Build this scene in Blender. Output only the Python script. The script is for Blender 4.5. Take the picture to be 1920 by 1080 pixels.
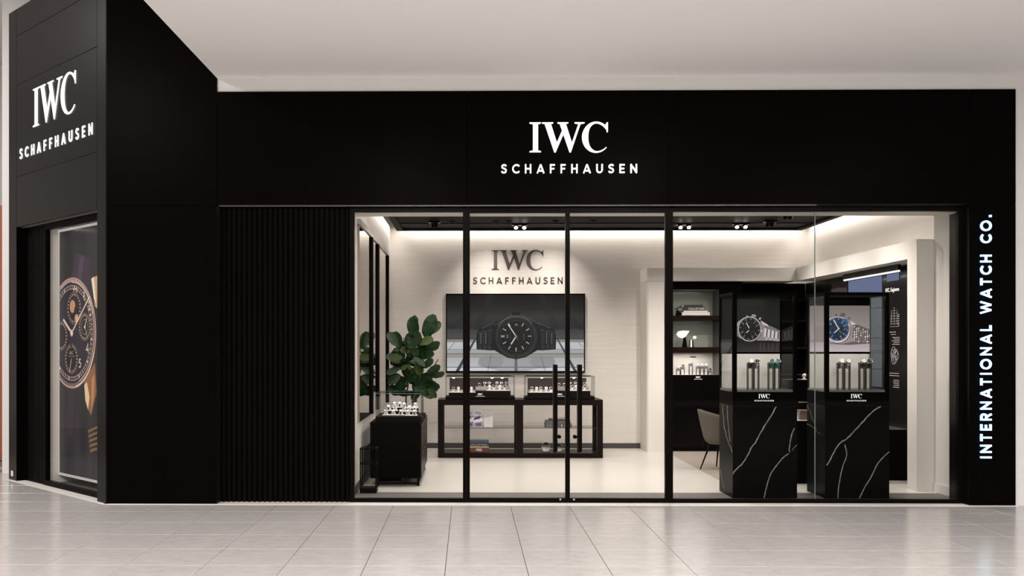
import bpy, bmesh, math, random
import numpy as np
from mathutils import Vector
random.seed(7)
for o in list(bpy.data.objects): bpy.data.objects.remove(o)
SC = bpy.context.scene
COL = SC.collection

# ------------------------------------------------------------------ camera, world, lights
EYE = 1.64; FPX = 1874.0; YAW = math.radians(0.74); PPX = 854.0; PPY = 648.0
cam = bpy.data.objects.new('camera', bpy.data.cameras.new('camera')); COL.objects.link(cam)
cam.location = (0, 0, EYE); cam.rotation_euler = (math.pi/2, 0, YAW)
cam.data.sensor_width = 36; cam.data.lens = 36*FPX/1920
cam.data.shift_x = (960-PPX)/1920; cam.data.shift_y = (PPY-540)/1920
cam.data.clip_start = 0.05; cam.data.clip_end = 200
SC.camera = cam
SC.view_settings.view_transform = 'Standard'; SC.view_settings.look = 'None'
SC.view_settings.gamma = 1; SC.view_settings.exposure = 0.0
SC.view_settings.use_curve_mapping = False
W = bpy.data.worlds.new('world'); SC.world = W; W.use_nodes = True
W.node_tree.nodes['Background'].inputs[0].default_value = (1.0, 0.97, 0.945, 1)
W.node_tree.nodes['Background'].inputs[1].default_value = 0.68

def area(name, loc, sx, sy, power, col=(1, .93, .86), rot=(0, 0, 0), spread=180, shape='RECTANGLE'):
    l = bpy.data.lights.new(name, 'AREA'); l.shape = shape; l.size = sx
    if shape in ('RECTANGLE', 'ELLIPSE'): l.size_y = sy
    l.energy = power; l.color = col; l.spread = math.radians(spread)
    o = bpy.data.objects.new(name, l); o.location = loc; o.rotation_euler = rot; COL.objects.link(o)
    return o
WARM = (1, .925, .86)
# mall: added unseen lamps overhead that brighten floor and ceiling, out of frame
for x in (-6.5, -1.0, 2.5, 6.0):
    for y, pw in ((1.6, 345), (5.2, 66)):
        area('mall_fill_light', (x, y, 4.38 if x > -2.5 else 6.2), .9, .9, pw*(1.6 if x < -2.5 else .6 if x > 5 else 1.6 if (x > 2 and y > 5) else .95), (1, .965, .935))
area('pier_fill_light', (-8.3, 10.0, 6.2), 1.5, 1.5, 260, (1, .965, .935))  # added unseen lamp that brightens the white pier on the left
# shop: LED cove strips in the slot around the dark ceiling raft
area('cove_light_back', (2.08, 15.925, 3.53), 6.3, .07, 31, WARM)
area('cove_light_left', (-1.185, 13.3, 3.53), .07, 5.0, 24, WARM)
area('cove_light_right', (5.335, 13.3, 3.53), .07, 5.0, 27, WARM)
# shop: downlights of the raft
for x, y in ((-.3, 12.0), (1.1, 12.0), (2.5, 12.0), (4.2, 12.3), (-.3, 13.6), (1.1, 13.6), (2.5, 13.6), (4.2, 13.8)):
    area('raft_downlight', (x, y, 3.43), .12, .12, 26 if y < 13 else 15, WARM, spread=155, shape='DISK')

# track spots that light the portal and the right hand wall
for x in (3.0, 4.3):
    area('portal_spotlight', (x, 13.1, 3.41), .07, .07, 7, WARM, rot=(math.radians(45), 0, 0), spread=58, shape='DISK')
for y in (11.75, 13.2, 14.5):
    area('portal_spotlight', (3.55, y, 3.41), .07, .07, 6, WARM, rot=(0, math.radians(-45), 0), spread=60, shape='DISK')
# the twin spotlights over the rear wall letters
for x in (.35, 1.3):
    area('sign_spotlight', (x, 15.0, 3.42), .06, .06, 5, WARM, rot=(math.radians(42), 0, 0), spread=70, shape='DISK')

# ------------------------------------------------------------------ pixel helpers
FW = (-math.sin(YAW), math.cos(YAW)); RT = (math.cos(YAW), math.sin(YAW))
def ray(px, py=PPY):
    a = (px-PPX)/FPX
    return (FW[0]+a*RT[0], FW[1]+a*RT[1], (PPY-py)/FPX)
def P(px, py, Y):
    d = ray(px, py); s = Y/d[1]; return (d[0]*s, Y, EYE+d[2]*s)
def XP(px, Y): return P(px, 0, Y)[0]
def ZP(px, py, Y): return P(px, py, Y)[2]
def PF(px, py):
    d = ray(px, py); s = -EYE/d[2]; return (d[0]*s, d[1]*s)
def YX(px, X):                      # depth at which a ray through px reaches world X
    d = ray(px); return X/d[0]*d[1]

# ------------------------------------------------------------------ materials
def new_mat(name):
    m = bpy.data.materials.new(name); m.use_nodes = True
    return m, m.node_tree.nodes, m.node_tree.links
def mat(name, col, rough=.5, metal=0, spec=.5, noise=None, bump=None, emis=None, es=0, coat=0):
    m, N, L = new_mat(name); b = N['Principled BSDF']
    b.inputs['Base Color'].default_value = (*col, 1); b.inputs['Roughness'].default_value = rough
    b.inputs['Metallic'].default_value = metal; b.inputs['Specular IOR Level'].default_value = spec
    b.inputs['Coat Weight'].default_value = coat
    if emis:
        b.inputs['Emission Color'].default_value = (*emis, 1); b.inputs['Emission Strength'].default_value = es
    if noise or bump:
        g = N.new('ShaderNodeNewGeometry'); mp = N.new('ShaderNodeMapping'); L.new(g.outputs['Position'], mp.inputs[0])
        nz = N.new('ShaderNodeTexNoise'); L.new(mp.outputs[0], nz.inputs[0])
        sc, amt = (noise or bump)[0], (noise or bump)[1]
        mp.inputs['Scale'].default_value = sc if isinstance(sc, tuple) else (sc, sc, sc)
        nz.inputs['Scale'].default_value = 1; nz.inputs['Detail'].default_value = 4
        if noise:
            mx = N.new('ShaderNodeMix'); mx.data_type = 'RGBA'
            mx.inputs[6].default_value = (*[c*(1-amt) for c in col], 1)
            mx.inputs[7].default_value = (*[min(1, c*(1+amt)) for c in col], 1)
            L.new(nz.outputs[0], mx.inputs[0]); L.new(mx.outputs[2], b.inputs['Base Color'])
        if bump:
            bp = N.new('ShaderNodeBump'); bp.inputs['Strength'].default_value = bump[1]; bp.inputs['Distance'].default_value = .01
            L.new(nz.outputs[0], bp.inputs['Height']); L.new(bp.outputs[0], b.inputs['Normal'])
    return m
def facing_fac(N, L, f0, f90):
    lw = N.new('ShaderNodeLayerWeight'); lw.inputs[0].default_value = .5      # Schlick, the same from both sides
    pw = N.new('ShaderNodeMath'); pw.operation = 'POWER'; pw.inputs[1].default_value = 5; L.new(lw.outputs['Facing'], pw.inputs[0])
    f = N.new('ShaderNodeMath'); f.operation = 'MULTIPLY_ADD'; f.inputs[1].default_value = f90-f0; f.inputs[2].default_value = f0
    L.new(pw.outputs[0], f.inputs[0]); return f.outputs[0]
def black_mat(name, col, rough, f0, f90=1.0):
    m, N, L = new_mat(name); N.remove(N['Principled BSDF'])
    d = N.new('ShaderNodeBsdfDiffuse'); d.inputs[0].default_value = (*col, 1)
    g = N.new('ShaderNodeBsdfGlossy'); g.inputs['Roughness'].default_value = rough; g.inputs[0].default_value = (1, .97, .95, 1)
    x = N.new('ShaderNodeMixShader'); L.new(facing_fac(N, L, f0, f90), x.inputs[0]); L.new(d.outputs[0], x.inputs[1]); L.new(g.outputs[0], x.inputs[2])
    L.new(x.outputs[0], N['Material Output'].inputs[0]); return m
def glass_mat(name, tint=(1, 1, 1), ior=1.45, rough=0.0, refl=1.0):
    m, N, L = new_mat(name); N.remove(N['Principled BSDF']); out = N['Material Output']
    t = N.new('ShaderNodeBsdfTransparent'); t.inputs[0].default_value = (*tint, 1)
    g = N.new('ShaderNodeBsdfGlossy'); g.inputs['Roughness'].default_value = rough
    g.inputs[0].default_value = (refl, refl, refl, 1)
    f0 = ((ior-1)/(ior+1))**2
    x = N.new('ShaderNodeMixShader'); L.new(facing_fac(N, L, f0, .6), x.inputs[0]); L.new(t.outputs[0], x.inputs[1]); L.new(g.outputs[0], x.inputs[2])
    L.new(x.outputs[0], out.inputs[0]); return m
def emit_mat(name, col, s):
    m, N, L = new_mat(name); N.remove(N['Principled BSDF']); e = N.new('ShaderNodeEmission')
    e.inputs[0].default_value = (*col, 1); e.inputs[1].default_value = s
    L.new(e.outputs[0], N['Material Output'].inputs[0]); return m
def attr_mat(name, emit=None, rough=.4, spec=.3):
    m, N, L = new_mat(name); a = N.new('ShaderNodeAttribute'); a.attribute_name = 'print'
    b = N['Principled BSDF']; b.inputs['Roughness'].default_value = rough; b.inputs['Specular IOR Level'].default_value = spec
    if emit:
        b.inputs['Base Color'].default_value = (0.01, 0.01, 0.01, 1)
        L.new(a.outputs[0], b.inputs['Emission Color']); b.inputs['Emission Strength'].default_value = emit
    else: L.new(a.outputs[0], b.inputs['Base Color'])
    m.cycles.emission_sampling = 'NONE'
    return m
def stone_mat(name, base, dark, light, rough):
    m, N, L = new_mat(name); b = N['Principled BSDF']; b.inputs['Roughness'].default_value = rough
    g = N.new('ShaderNodeNewGeometry'); oi = N.new('ShaderNodeObjectInfo')
    def nz(scale, detail):
        mp = N.new('ShaderNodeMapping'); mp.inputs['Scale'].default_value = scale; L.new(g.outputs['Position'], mp.inputs[0])
        n = N.new('ShaderNodeTexNoise'); n.inputs['Scale'].default_value = 1; n.inputs['Detail'].default_value = detail
        L.new(mp.outputs[0], n.inputs[0]); return n
    def mix(fac, a, bb):
        x = N.new('ShaderNodeMix'); x.data_type = 'RGBA'; L.new(fac, x.inputs[0])
        for s, v in ((6, a), (7, bb)):
            if isinstance(v, tuple): x.inputs[s].default_value = (*v, 1)
            else: L.new(v, x.inputs[s])
        return x.outputs[2]
    def ramp(src, a, bb):
        r = N.new('ShaderNodeMapRange'); r.inputs[1].default_value = a; r.inputs[2].default_value = bb; L.new(src, r.inputs[0]); return r.outputs[0]
    c = mix(ramp(nz((7, 11, 7), 6).outputs[0], .35, .68), base, light)
    c = mix(ramp(nz((16, 60, 16), 3).outputs[0], .64, .74), c, dark)
    r = N.new('ShaderNodeMapRange'); r.inputs[3].default_value = .985; r.inputs[4].default_value = 1.012; L.new(oi.outputs['Random'], r.inputs[0])
    h = N.new('ShaderNodeHueSaturation'); L.new(r.outputs[0], h.inputs['Value']); L.new(c, h.inputs['Color'])
    L.new(h.outputs[0], b.inputs['Base Color']); return m

M = dict(
    black=black_mat('black_laminate', (.0028, .0021, .0020), .28, .001),
    blackslat=black_mat('black_slat_paint', (.005, .0035, .0034), .35, .001, .6),
    cblack=black_mat('showcase_black_lacquer', (.0022, .0018, .0016), .3, .001, .1),
    bmetal=black_mat('black_metal', (.004, .003, .003), .3, .004, .2),
    bsatin=black_mat('black_satin_bronze', (.004, .0025, .002), .3, .004, .5),
    raft=mat('dark_ceiling_paint', (.006, .005, .0046), .6, spec=.02),
    trimgrey=mat('grey_rail_lit_strip', (.45, .42, .40), .35, metal=.8),  # metal of the mirror rail; under the fascia it imitates a lit underside
    white=mat('mall_white_paint', (.79, .775, .76), .7, noise=(3, .015)),
    white2=mat('mall_ceiling_paint', (.89, .875, .86), .75, noise=(1, .01)),
    cream=mat('cream_paint', (.68, .645, .60), .6, noise=(2, .02)),
    creamboard=mat('cream_board_wallcovering', (.68, .635, .59), .6, noise=((1.3, 1.3, 50), .13)),
    basebd=mat('dark_baseboard', (.05, .042, .042), .5),
    tile=stone_mat('speckled_stone_tile', (.46, .437, .42), (.30, .30, .28), (.51, .487, .47), .18),
    grout=mat('dark_grout', (.16, .14, .13), .8),
    pale=mat('pale_threshold_stone', (.78, .74, .70), .4),
    shopfloor=mat('cream_porcelain_floor', (.70, .665, .61), .3, noise=((2, 6, 2), .04)),
    carpet=mat('taupe_carpet', (.36, .30, .26), .9, noise=((5, 25, 5), .15)),
    strip=mat('grey_stone_strip', (.15, .135, .125), .5, noise=((3, 20, 3), .15)),
    dwood=mat('dark_stained_wood', (.009, .005, .004), .35, noise=((3, 30, 30), .2), spec=.06),
    glass=glass_mat('clear_storefront_glass', (.975, .978, .975), 1.17, refl=.3),
    vglass=glass_mat('clear_vitrine_glass', (.985, .99, .988), 1.25, refl=.5),
    gedge=mat('green_glass_edge', (.16, .23, .215), .2, spec=.5),
    mirror=mat('smoked_mirror', (.42, .36, .32), .04, metal=1),
    mirror2=mat('green_mirror_reflection', (.20, .215, .185), .15, spec=.5),  # the mirror's green-grey reflection is put into the base colour
    letter=emit_mat('white_lit_letter', (1, .97, .95), 1.6),
    letterb=emit_mat('cool_lit_letter', (.62, .86, 1), 1.7),
    letterbh=emit_mat('blue_halo_back', (.04, .22, 1), 7),
    letterwh=emit_mat('white_halo_back', (1, .8, .7), 2.5),
    bronze=mat('dark_bronze_letter', (.085, .06, .055), .4, metal=.2),
    whiteprint=mat('white_print', (.85, .83, .8), .5),
    led=emit_mat('led_diffuser', (1, .95, .88), 3.0),
    ledc=emit_mat('cool_led_diffuser', (.95, .93, 1), 1.1),
    frameglow=emit_mat('frame_edge_glow', (1, .92, .84), .5),  # off-white frame is no lamp; its brightness is put in as glow
    lens=emit_mat('spot_lens', (1, .96, .9), 30),
    lensdim=emit_mat('dim_spot_lens', (1, .96, .9), 1.2),
    steel=mat('polished_steel', (.75, .74, .74), .2, metal=1),
    dialb=mat('black_dial', (.01, .01, .012), .2, spec=.6),
    dialg=mat('green_dial', (.02, .16, .12), .25),
    straps=mat('dark_strap', (.02, .014, .012), .6),
    strapg=mat('green_strap', (.01, .17, .13), .6),
    wcush=mat('white_suede', (.86, .84, .80), .8),
    gcush=mat('grey_suede', (.34, .30, .30), .8),
    vbase=mat('black_brown_suede', (.008, .005, .0045), .6, spec=.05),
    vback=mat('brown_suede_backing', (.045, .032, .032), .8),
    taupe=mat('taupe_upholstery', (.12, .105, .09), .9, bump=(300, .3), spec=.2),
    leaf=mat('glossy_leaf', (.007, .028, .005), .4, noise=(12, .4), spec=.3),
    leafl=mat('light_leaf', (.05, .085, .015), .5, noise=(12, .2)),
    bark=mat('brown_bark', (.07, .05, .035), .9),
    soil=mat('soil', (.02, .014, .01), .95),
    crystal=glass_mat('crystal_glass', (.86, .85, .82), 1.9),
    bluebook=mat('blue_book_cover', (.03, .05, .14), .4),
    blackbook=mat('black_book_cover', (.02, .02, .022), .4),
    brownbook=mat('brown_book_cover', (.15, .04, .025), .45),
    greybook=mat('grey_book_cover', (.09, .08, .08), .45),
    paper=mat('paper_pages', (.75, .72, .66), .8),
    gold=mat('gold_lettering', (.45, .32, .12), .4),
    red=mat('red_label', (.5, .04, .03), .5),
    pinkbox=mat('taupe_box', (.24, .17, .15), .6),
    oppwall=mat('dark_brown_shopfront', (.04, .032, .028), .6),
    redwall=mat('terracotta_shopfront', (.35, .09, .04), .5),
    greywall=mat('slate_panel', (.085, .10, .115), .35),
    bluelit=emit_mat('blue_lit_panel', (.33, .40, .66), .42),
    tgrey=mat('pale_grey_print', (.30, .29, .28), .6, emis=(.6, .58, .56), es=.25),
    ivory=mat('ivory_lit_panel', (.80, .76, .70), .6),
)

# ------------------------------------------------------------------ object helpers
WL = {}
def meta(o, label=None, cat=None, group=None, kind=None):
    if label: o['label'] = label
    if cat: o['category'] = cat
    if group: o['group'] = group
    if kind: o['kind'] = kind
    return o
def thing(name, label, cat, loc=(0, 0, 0), group=None, kind=None):
    o = bpy.data.objects.new(name, None); o.empty_display_size = .1; COL.objects.link(o)
    o.location = loc; WL[o.name] = Vector(loc)
    return meta(o, label, cat, group, kind)
class MB:
    def __init__(s): s.v = []; s.f = []; s.smooth = []
    def add(s, vs, fs, sm=False):
        n = len(s.v); s.v += [tuple(v) for v in vs]
        for f in fs: s.f.append([i+n for i in f]); s.smooth.append(sm)
        return s
    def box(s, x0, x1, y0, y1, z0, z1, m=None, c=0):
        """box; c = chamfer of all edges"""
        if x0 > x1: x0, x1 = x1, x0
        if y0 > y1: y0, y1 = y1, y0
        if z0 > z1: z0, z1 = z1, z0
        if c:
            bm = bmesh.new(); bmesh.ops.create_cube(bm, size=1)
            for v in bm.verts:
                v.co = Vector(((x0+x1)/2+v.co.x*(x1-x0), (y0+y1)/2+v.co.y*(y1-y0), (z0+z1)/2+v.co.z*(z1-z0)))
            bmesh.ops.bevel(bm, geom=list(bm.edges), offset=min(c, .45*min(x1-x0, y1-y0, z1-z0)), segments=1, affect='EDGES')
            bm.verts.index_update(); vs = [tuple(v.co) for v in bm.verts]; fs = [[v.index for v in f.verts] for f in bm.faces]; bm.free()
        else:
            vs = [(x, y, z) for x in (x0, x1) for y in (y0, y1) for z in (z0, z1)]
            fs = [(0, 1, 3, 2), (4, 6, 7, 5), (0, 4, 5, 1), (2, 3, 7, 6), (0, 2, 6, 4), (1, 5, 7, 3)]
        if m: vs = [m(*v) for v in vs]
        return s.add(vs, fs)
    def cyl(s, p, q, r, n=16, r2=None, caps=True, sm=True):
        p = Vector(p); q = Vector(q); d = (q-p).normalized(); r2 = r if r2 is None else r2
        a = d.orthogonal().normalized(); b = d.cross(a); vs = []
        for k in range(n):
            t = 2*math.pi*k/n; e = a*math.cos(t)+b*math.sin(t); vs += [p+e*r, q+e*r2]
        s.add(vs, [(2*k, 2*((k+1) % n), 2*((k+1) % n)+1, 2*k+1) for k in range(n)], sm)
        if caps: s.add(vs, [[2*k for k in range(n)][::-1], [2*k+1 for k in range(n)]])
        return s
    def tube(s, pts, r, n=8):
        for i in range(len(pts)-1):
            ra = r[i] if isinstance(r, (list, tuple)) else r; rb = r[i+1] if isinstance(r, (list, tuple)) else r
            s.cyl(pts[i], pts[i+1], ra, n, rb)
        return s
    def lathe(s, c, prof, n=24):
        vs = [(c[0]+r*math.cos(2*math.pi*k/n), c[1]+r*math.sin(2*math.pi*k/n), c[2]+z) for r, z in prof for k in range(n)]
        fs = [(i*n+k, i*n+(k+1) % n, (i+1)*n+(k+1) % n, (i+1)*n+k) for i in range(len(prof)-1) for k in range(n)]
        return s.add(vs, fs, True)
    def prism(s, pts, fn, d0, d1):
        """pts 2D outline -> solid between depths d0,d1 through fn(a,b,d)"""
        n = len(pts); vs = [fn(a, b, d0) for a, b in pts]+[fn(a, b, d1) for a, b in pts]
        return s.add(vs, [list(range(n)), list(range(n, 2*n))[::-1]]+[(i, (i+1) % n, (i+1) % n+n, i+n) for i in range(n)])
    def build(s, name, m, parent=None, label=None, kind=None, mesh_only=False, local=False):
        me = bpy.data.meshes.new(name); off = WL.get(parent.name, Vector()) if (parent and not local) else Vector()
        me.from_pydata([(v[0]-off[0], v[1]-off[1], v[2]-off[2]) for v in s.v], [], s.f)
        me.polygons.foreach_set('use_smooth', s.smooth)
        bm = bmesh.new(); bm.from_mesh(me); bmesh.ops.recalc_face_normals(bm, faces=bm.faces); bm.to_mesh(me); bm.free()
        me.materials.append(M[m] if isinstance(m, str) else m)
        if mesh_only: return me
        o = bpy.data.objects.new(name, me); COL.objects.link(o)
        if parent: o.parent = parent; WL[o.name] = off
        return meta(o, label, kind=kind)
def one(mb, name, m, label, cat, group=None, kind=None):
    return meta(mb.build(name, m), label, cat, group, kind)
def struct(name, mb, m, label, cat='wall'): return one(mb, name, m, label, cat, kind='structure')
def B(*a, **k): return MB().box(*a, **k)
def copy_tree(o, loc, label=None, rz=None, scale=None, group=None):
    c = o.copy(); COL.objects.link(c); c.location = loc; WL[c.name] = Vector(loc)
    if label: c['label'] = label
    if group: c['group'] = group
    if rz is not None: c.rotation_euler = (0, 0, rz)
    if scale: c.scale = (scale,)*3
    for ch in list(o.children):
        d = ch.copy(); COL.objects.link(d); d.parent = c
        for g in list(ch.children):
            e = g.copy(); COL.objects.link(e); e.parent = d
    return c

# ------------------------------------------------------------------ lettering
def arc(cx, cy, rx, ry, a0, a1, n=14):
    return [(cx+rx*math.cos(math.radians(a0+(a1-a0)*i/n)), cy+ry*math.sin(math.radians(a0+(a1-a0)*i/n))) for i in range(n+1)]
def catmull(p, n=5):
    q = [p[0]]+p+[p[-1]]; out = []
    for i in range(1, len(q)-2):
        for k in range(n):
            t = k/n; a, b, c, d = q[i-1], q[i], q[i+1], q[i+2]
            out.append(tuple(.5*((2*b[j])+(-a[j]+c[j])*t+(2*a[j]-5*b[j]+4*c[j]-d[j])*t*t+(-a[j]+3*b[j]-3*c[j]+d[j])*t**3) for j in (0, 1)))
    return out+[p[-1]]
T_ = .17
GL = {  # cap height 1: (advance width, strokes)
 'S': (.62, [catmull([(.55, .79), (.45, .90), (.31, .92), (.15, .86), (.10, .72), (.18, .59), (.33, .52), (.48, .44), (.54, .29), (.48, .14), (.32, .08), (.16, .11), (.06, .23)])]),
 'C': (.80, [arc(.48, .5, .40, .42, 42, 318, 22)]),
 'H': (.72, [[(.09, 0), (.09, 1)], [(.63, 0), (.63, 1)], [(.09, .5), (.63, .5)]]),
 'A': (.84, [[(.06, 0), (.42, .97)], [(.42, .97), (.78, 0)], [(.2, .27), (.64, .27)]]),
 'F': (.58, [[(.09, 0), (.09, 1)], [(.09, .915), (.56, .915)], [(.09, .50), (.50, .50)]]),
 'U': (.74, [[(.09, 1), (.09, .38)]+arc(.37, .36, .28, .28, 180, 360, 12)+[(.65, .38), (.65, 1)]]),
 'E': (.60, [[(.09, 0), (.09, 1)], [(.09, .915), (.58, .915)], [(.09, .50), (.53, .50)], [(.09, .085), (.58, .085)]]),
 'N': (.76, [[(.09, 0), (.09, 1)], [(.09, .90), (.67, .10)], [(.67, 0), (.67, 1)]]),
 'I': (.18, [[(.09, 0), (.09, 1)]]),
 'T': (.66, [[(.33, 0), (.33, 1)], [(.0, .915), (.66, .915)]]),
 'R': (.68, [[(.09, 0), (.09, 1)], [(.09, .915), (.36, .915)]+arc(.36, .69, .22, .225, 90, -90, 10)+[(.09, .465)], [(.34, .46), (.60, 0)]]),
 'O': (.96, [arc(.48, .5, .40, .42, 0, 360, 28)]),
 'L': (.56, [[(.09, 0), (.09, 1)], [(.09, .085), (.55, .085)]]),
 'W': (1.12, [[(.05, 1), (.32, .04)], [(.32, .04), (.56, .95)], [(.56, .95), (.80, .04)], [(.80, .04), (1.07, 1)]]),
 'G': (.82, [arc(.48, .5, .40, .42, 42, 352, 22)+[(.52, .44)]]),
 'D': (.78, [[(.09, 0), (.09, 1)], [(.09, .915), (.3, .915)]+arc(.3, .5, .39, .415, 90, -90, 14)+[(.09, .085)]]),
 'Y': (.7, [[(.05, 1), (.35, .48)], [(.65, 1), (.35, .48)], [(.35, .5), (.35, 0)]]),
 'P': (.64, [[(.09, 0), (.09, 1)], [(.09, .915), (.33, .915)]+arc(.33, .68, .22, .235, 90, -90, 10)+[(.09, .445)]]),
 '.': (.2, [[(.1, 0), (.1, .19)]]), ' ': (.42, []),
 'e': (.55, [[(.08, .35), (.5, .35)]+arc(.29, .33, .21, .25, 0, 310, 14)]),
 'n': (.52, [[(.09, 0), (.09, .62)], [(.09, .40)]+arc(.27, .42, .17, .15, 180, 0, 8)+[(.44, 0)]]),
 'g': (.56, [arc(.28, .33, .2, .25, 0, 360, 16), [(.48, .62), (.48, -.1)]+arc(.28, -.1, .2, .14, 0, -150, 8)]),
 'i': (.2, [[(.1, 0), (.1, .6)], [(.1, .75), (.1, .92)]]),
 'r': (.38, [[(.09, 0), (.09, .62)], [(.09, .38), (.2, .54), (.36, .55)]]),
 's': (.48, [catmull([(.42, .48), (.32, .56), (.16, .54), (.1, .44), (.2, .35), (.34, .28), (.42, .18), (.32, .07), (.16, .07), (.06, .16)], 3)]),
 '0': (.7, [arc(.35, .5, .27, .42, 0, 360, 20)]), '1': (.4, [[(.08, .78), (.25, .93), (.25, 0)]]),
 '2': (.62, [catmull([(.08, .72), (.14, .88), (.32, .92), (.5, .82), (.5, .64), (.3, .36), (.08, .08)])+[(.56, .08)]]),
 '4': (.7, [[(.46, 0), (.46, .95), (.06, .28), (.64, .28)]]),
 '5': (.62, [[(.52, .92), (.16, .92), (.12, .52)]+catmull([(.12, .52), (.32, .58), (.52, .46), (.54, .28), (.4, .1), (.2, .08), (.06, .18)])]),
 '3': (.6, [catmull([(.08, .8), (.26, .92), (.48, .84), (.48, .62), (.26, .52)])+catmull([(.26, .52), (.5, .44), (.52, .2), (.3, .08), (.06, .16)])]),
}
def ribbon(pts, w):
    """quads of a polyline with mitred joints"""
    n = len(pts); L_ = []; R_ = []; closed = math.dist(pts[0], pts[-1]) < 1e-6 and n > 4
    for i in range(n):
        if closed and i in (0, n-1): a, b = pts[n-2], pts[1]
        else: a = pts[max(0, i-1)]; b = pts[min(n-1, i+1)]
        p = pts[i]
        def nrm(u, v):
            d = math.dist(u, v) or 1; return (-(v[1]-u[1])/d, (v[0]-u[0])/d)
        n1 = nrm(a, p) if a != p else nrm(p, b); n2 = nrm(p, b) if b != p else n1
        mx, my = n1[0]+n2[0], n1[1]+n2[1]; l = math.hypot(mx, my) or 1; mx, my = mx/l, my/l
        k = w/2/max(.5, mx*n1[0]+my*n1[1])
        L_.append((p[0]+mx*k, p[1]+my*k)); R_.append((p[0]-mx*k, p[1]-my*k))
    return [[L_[i], L_[i+1], R_[i+1], R_[i]] for i in range(n-1)]
def solid_strip(mb, quads, fn, d0, d1):
    """connected strip of quads -> one closed solid"""
    n = len(quads); Lp = [q[0] for q in quads]+[quads[-1][1]]; Rp = [q[3] for q in quads]+[quads[-1][2]]
    vs = []
    for l, r in zip(Lp, Rp): vs += [fn(*l, d0), fn(*r, d0), fn(*l, d1), fn(*r, d1)]
    fs = []
    for i in range(n):
        a = 4*i; b = a+4
        fs += [(a, b, b+1, a+1), (a+2, a+3, b+3, b+2), (a, a+2, b+2, b), (a+1, b+1, b+3, a+3)]
    fs += [(0, 1, 3, 2), (4*n, 4*n+2, 4*n+3, 4*n+1)]
    mb.add(vs, fs)
def text_layout(txt, x0, x1, y0, h, gap=None):
    """glyph start positions so that the text fills x0..x1 at cap height h"""
    wd = sum(GL[c][0] for c in txt)*h
    g = ((x1-x0)-wd)/max(1, len(txt)-1) if gap is None else gap*h
    out = []; x = x0
    for c in txt:
        out.append((c, x, y0)); x += GL[c][0]*h+g
    return out
IU = 1/297.0
def ser(pts): return [((x-492)*IU, (455-y)*IU) for x, y in pts]
SERIF = {}
SERIF['I'] = [ser(q) for q in (
    [(527, 166), (578, 166), (578, 447), (527, 447)], [(492, 158), (607, 158), (606, 167), (578, 174), (527, 174), (493, 167)],
    [(527, 438), (578, 438), (606, 446), (607, 455), (492, 455), (493, 446)])]
SERIF['W'] = [ser(q) for q in (
    [(617, 158), (730, 158), (729, 167), (706, 172), (642, 172), (618, 167)],
    [(772, 158), (880, 158), (879, 167), (852, 172), (794, 172), (773, 167)],
    [(943, 158), (1043, 158), (1042, 167), (1008, 174), (980, 174), (944, 167)],
    [(642, 166), (704, 166), (766, 362), (752, 458), (741, 458)], [(764, 362), (822, 228), (838, 262), (754, 458), (745, 440)],
    [(793, 166), (853, 166), (917, 366), (906, 458), (893, 458)], [(914, 366), (983, 166), (1005, 166), (906, 458), (898, 440)])]
def c_glyph():
    outq = []; n = 30; o = []; i_ = []
    for k in range(n+1):
        a = math.radians(36+(318-36)*k/n); c, s = math.cos(a), math.sin(a)
        th = 20+42*max(0, -c)**1.4
        if k > n*.8: th *= 1-.55*(k-n*.8)/(n*.2)
        ox, oy = 1158+141*c, 307-155*s; th_v = th*(.75+.25*abs(c))
        o.append((ox, oy)); i_.append((ox-c*th, oy+s*th_v))
    for k in range(n): outq.append(ser([o[k], o[k+1], i_[k+1], i_[k]]))
    return outq
CG = c_glyph()
SERIF['C'] = [ser([(1262, 160), (1275, 160), (1275, 256), (1266, 256), (1258, 222), (1236, 190), (1250, 184)])]
def logo_letters(x0, x1, y0, name_fn, fn, d0, d1, m, sub=None, thick=T_):
    """IWC over x0..x1, base y0; sub = (x0,x1,y0,h) for the lower word; every letter one mesh through name_fn"""
    sc = (x1-x0)/((1277-492)*IU)
    for ch in 'IWC':
        mb = MB()
        for j, q in enumerate(SERIF[ch]):
            e = j*.0004; mb.prism([(x0+a*sc, y0+b*sc) for a, b in q], fn, d0+e, d1)
        if ch == 'C':
            solid_strip(mb, [[(x0+a*sc, y0+b*sc) for a, b in q] for q in CG], fn, d0, d1)
        name_fn(mb, m)
    if sub:
        for mb in word_letters('SCHAFFHAUSEN', *sub, fn, d0, d1, thick): name_fn(mb, m)
def word_letters(txt, x0, x1, y0, h, fn, d0, d1, thick=T_):
    out = []
    for c, x, y in text_layout(txt, x0, x1, y0, h):
        if not GL[c][1]: continue
        mb = MB()
        for j, st in enumerate(GL[c][1]):
            solid_strip(mb, ribbon([(x+a*h, y+b*h) for a, b in st], thick*h if c != '.' else .2*h), fn, d0+j*.0004, d1)
        out.append(mb)
    return out

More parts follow.
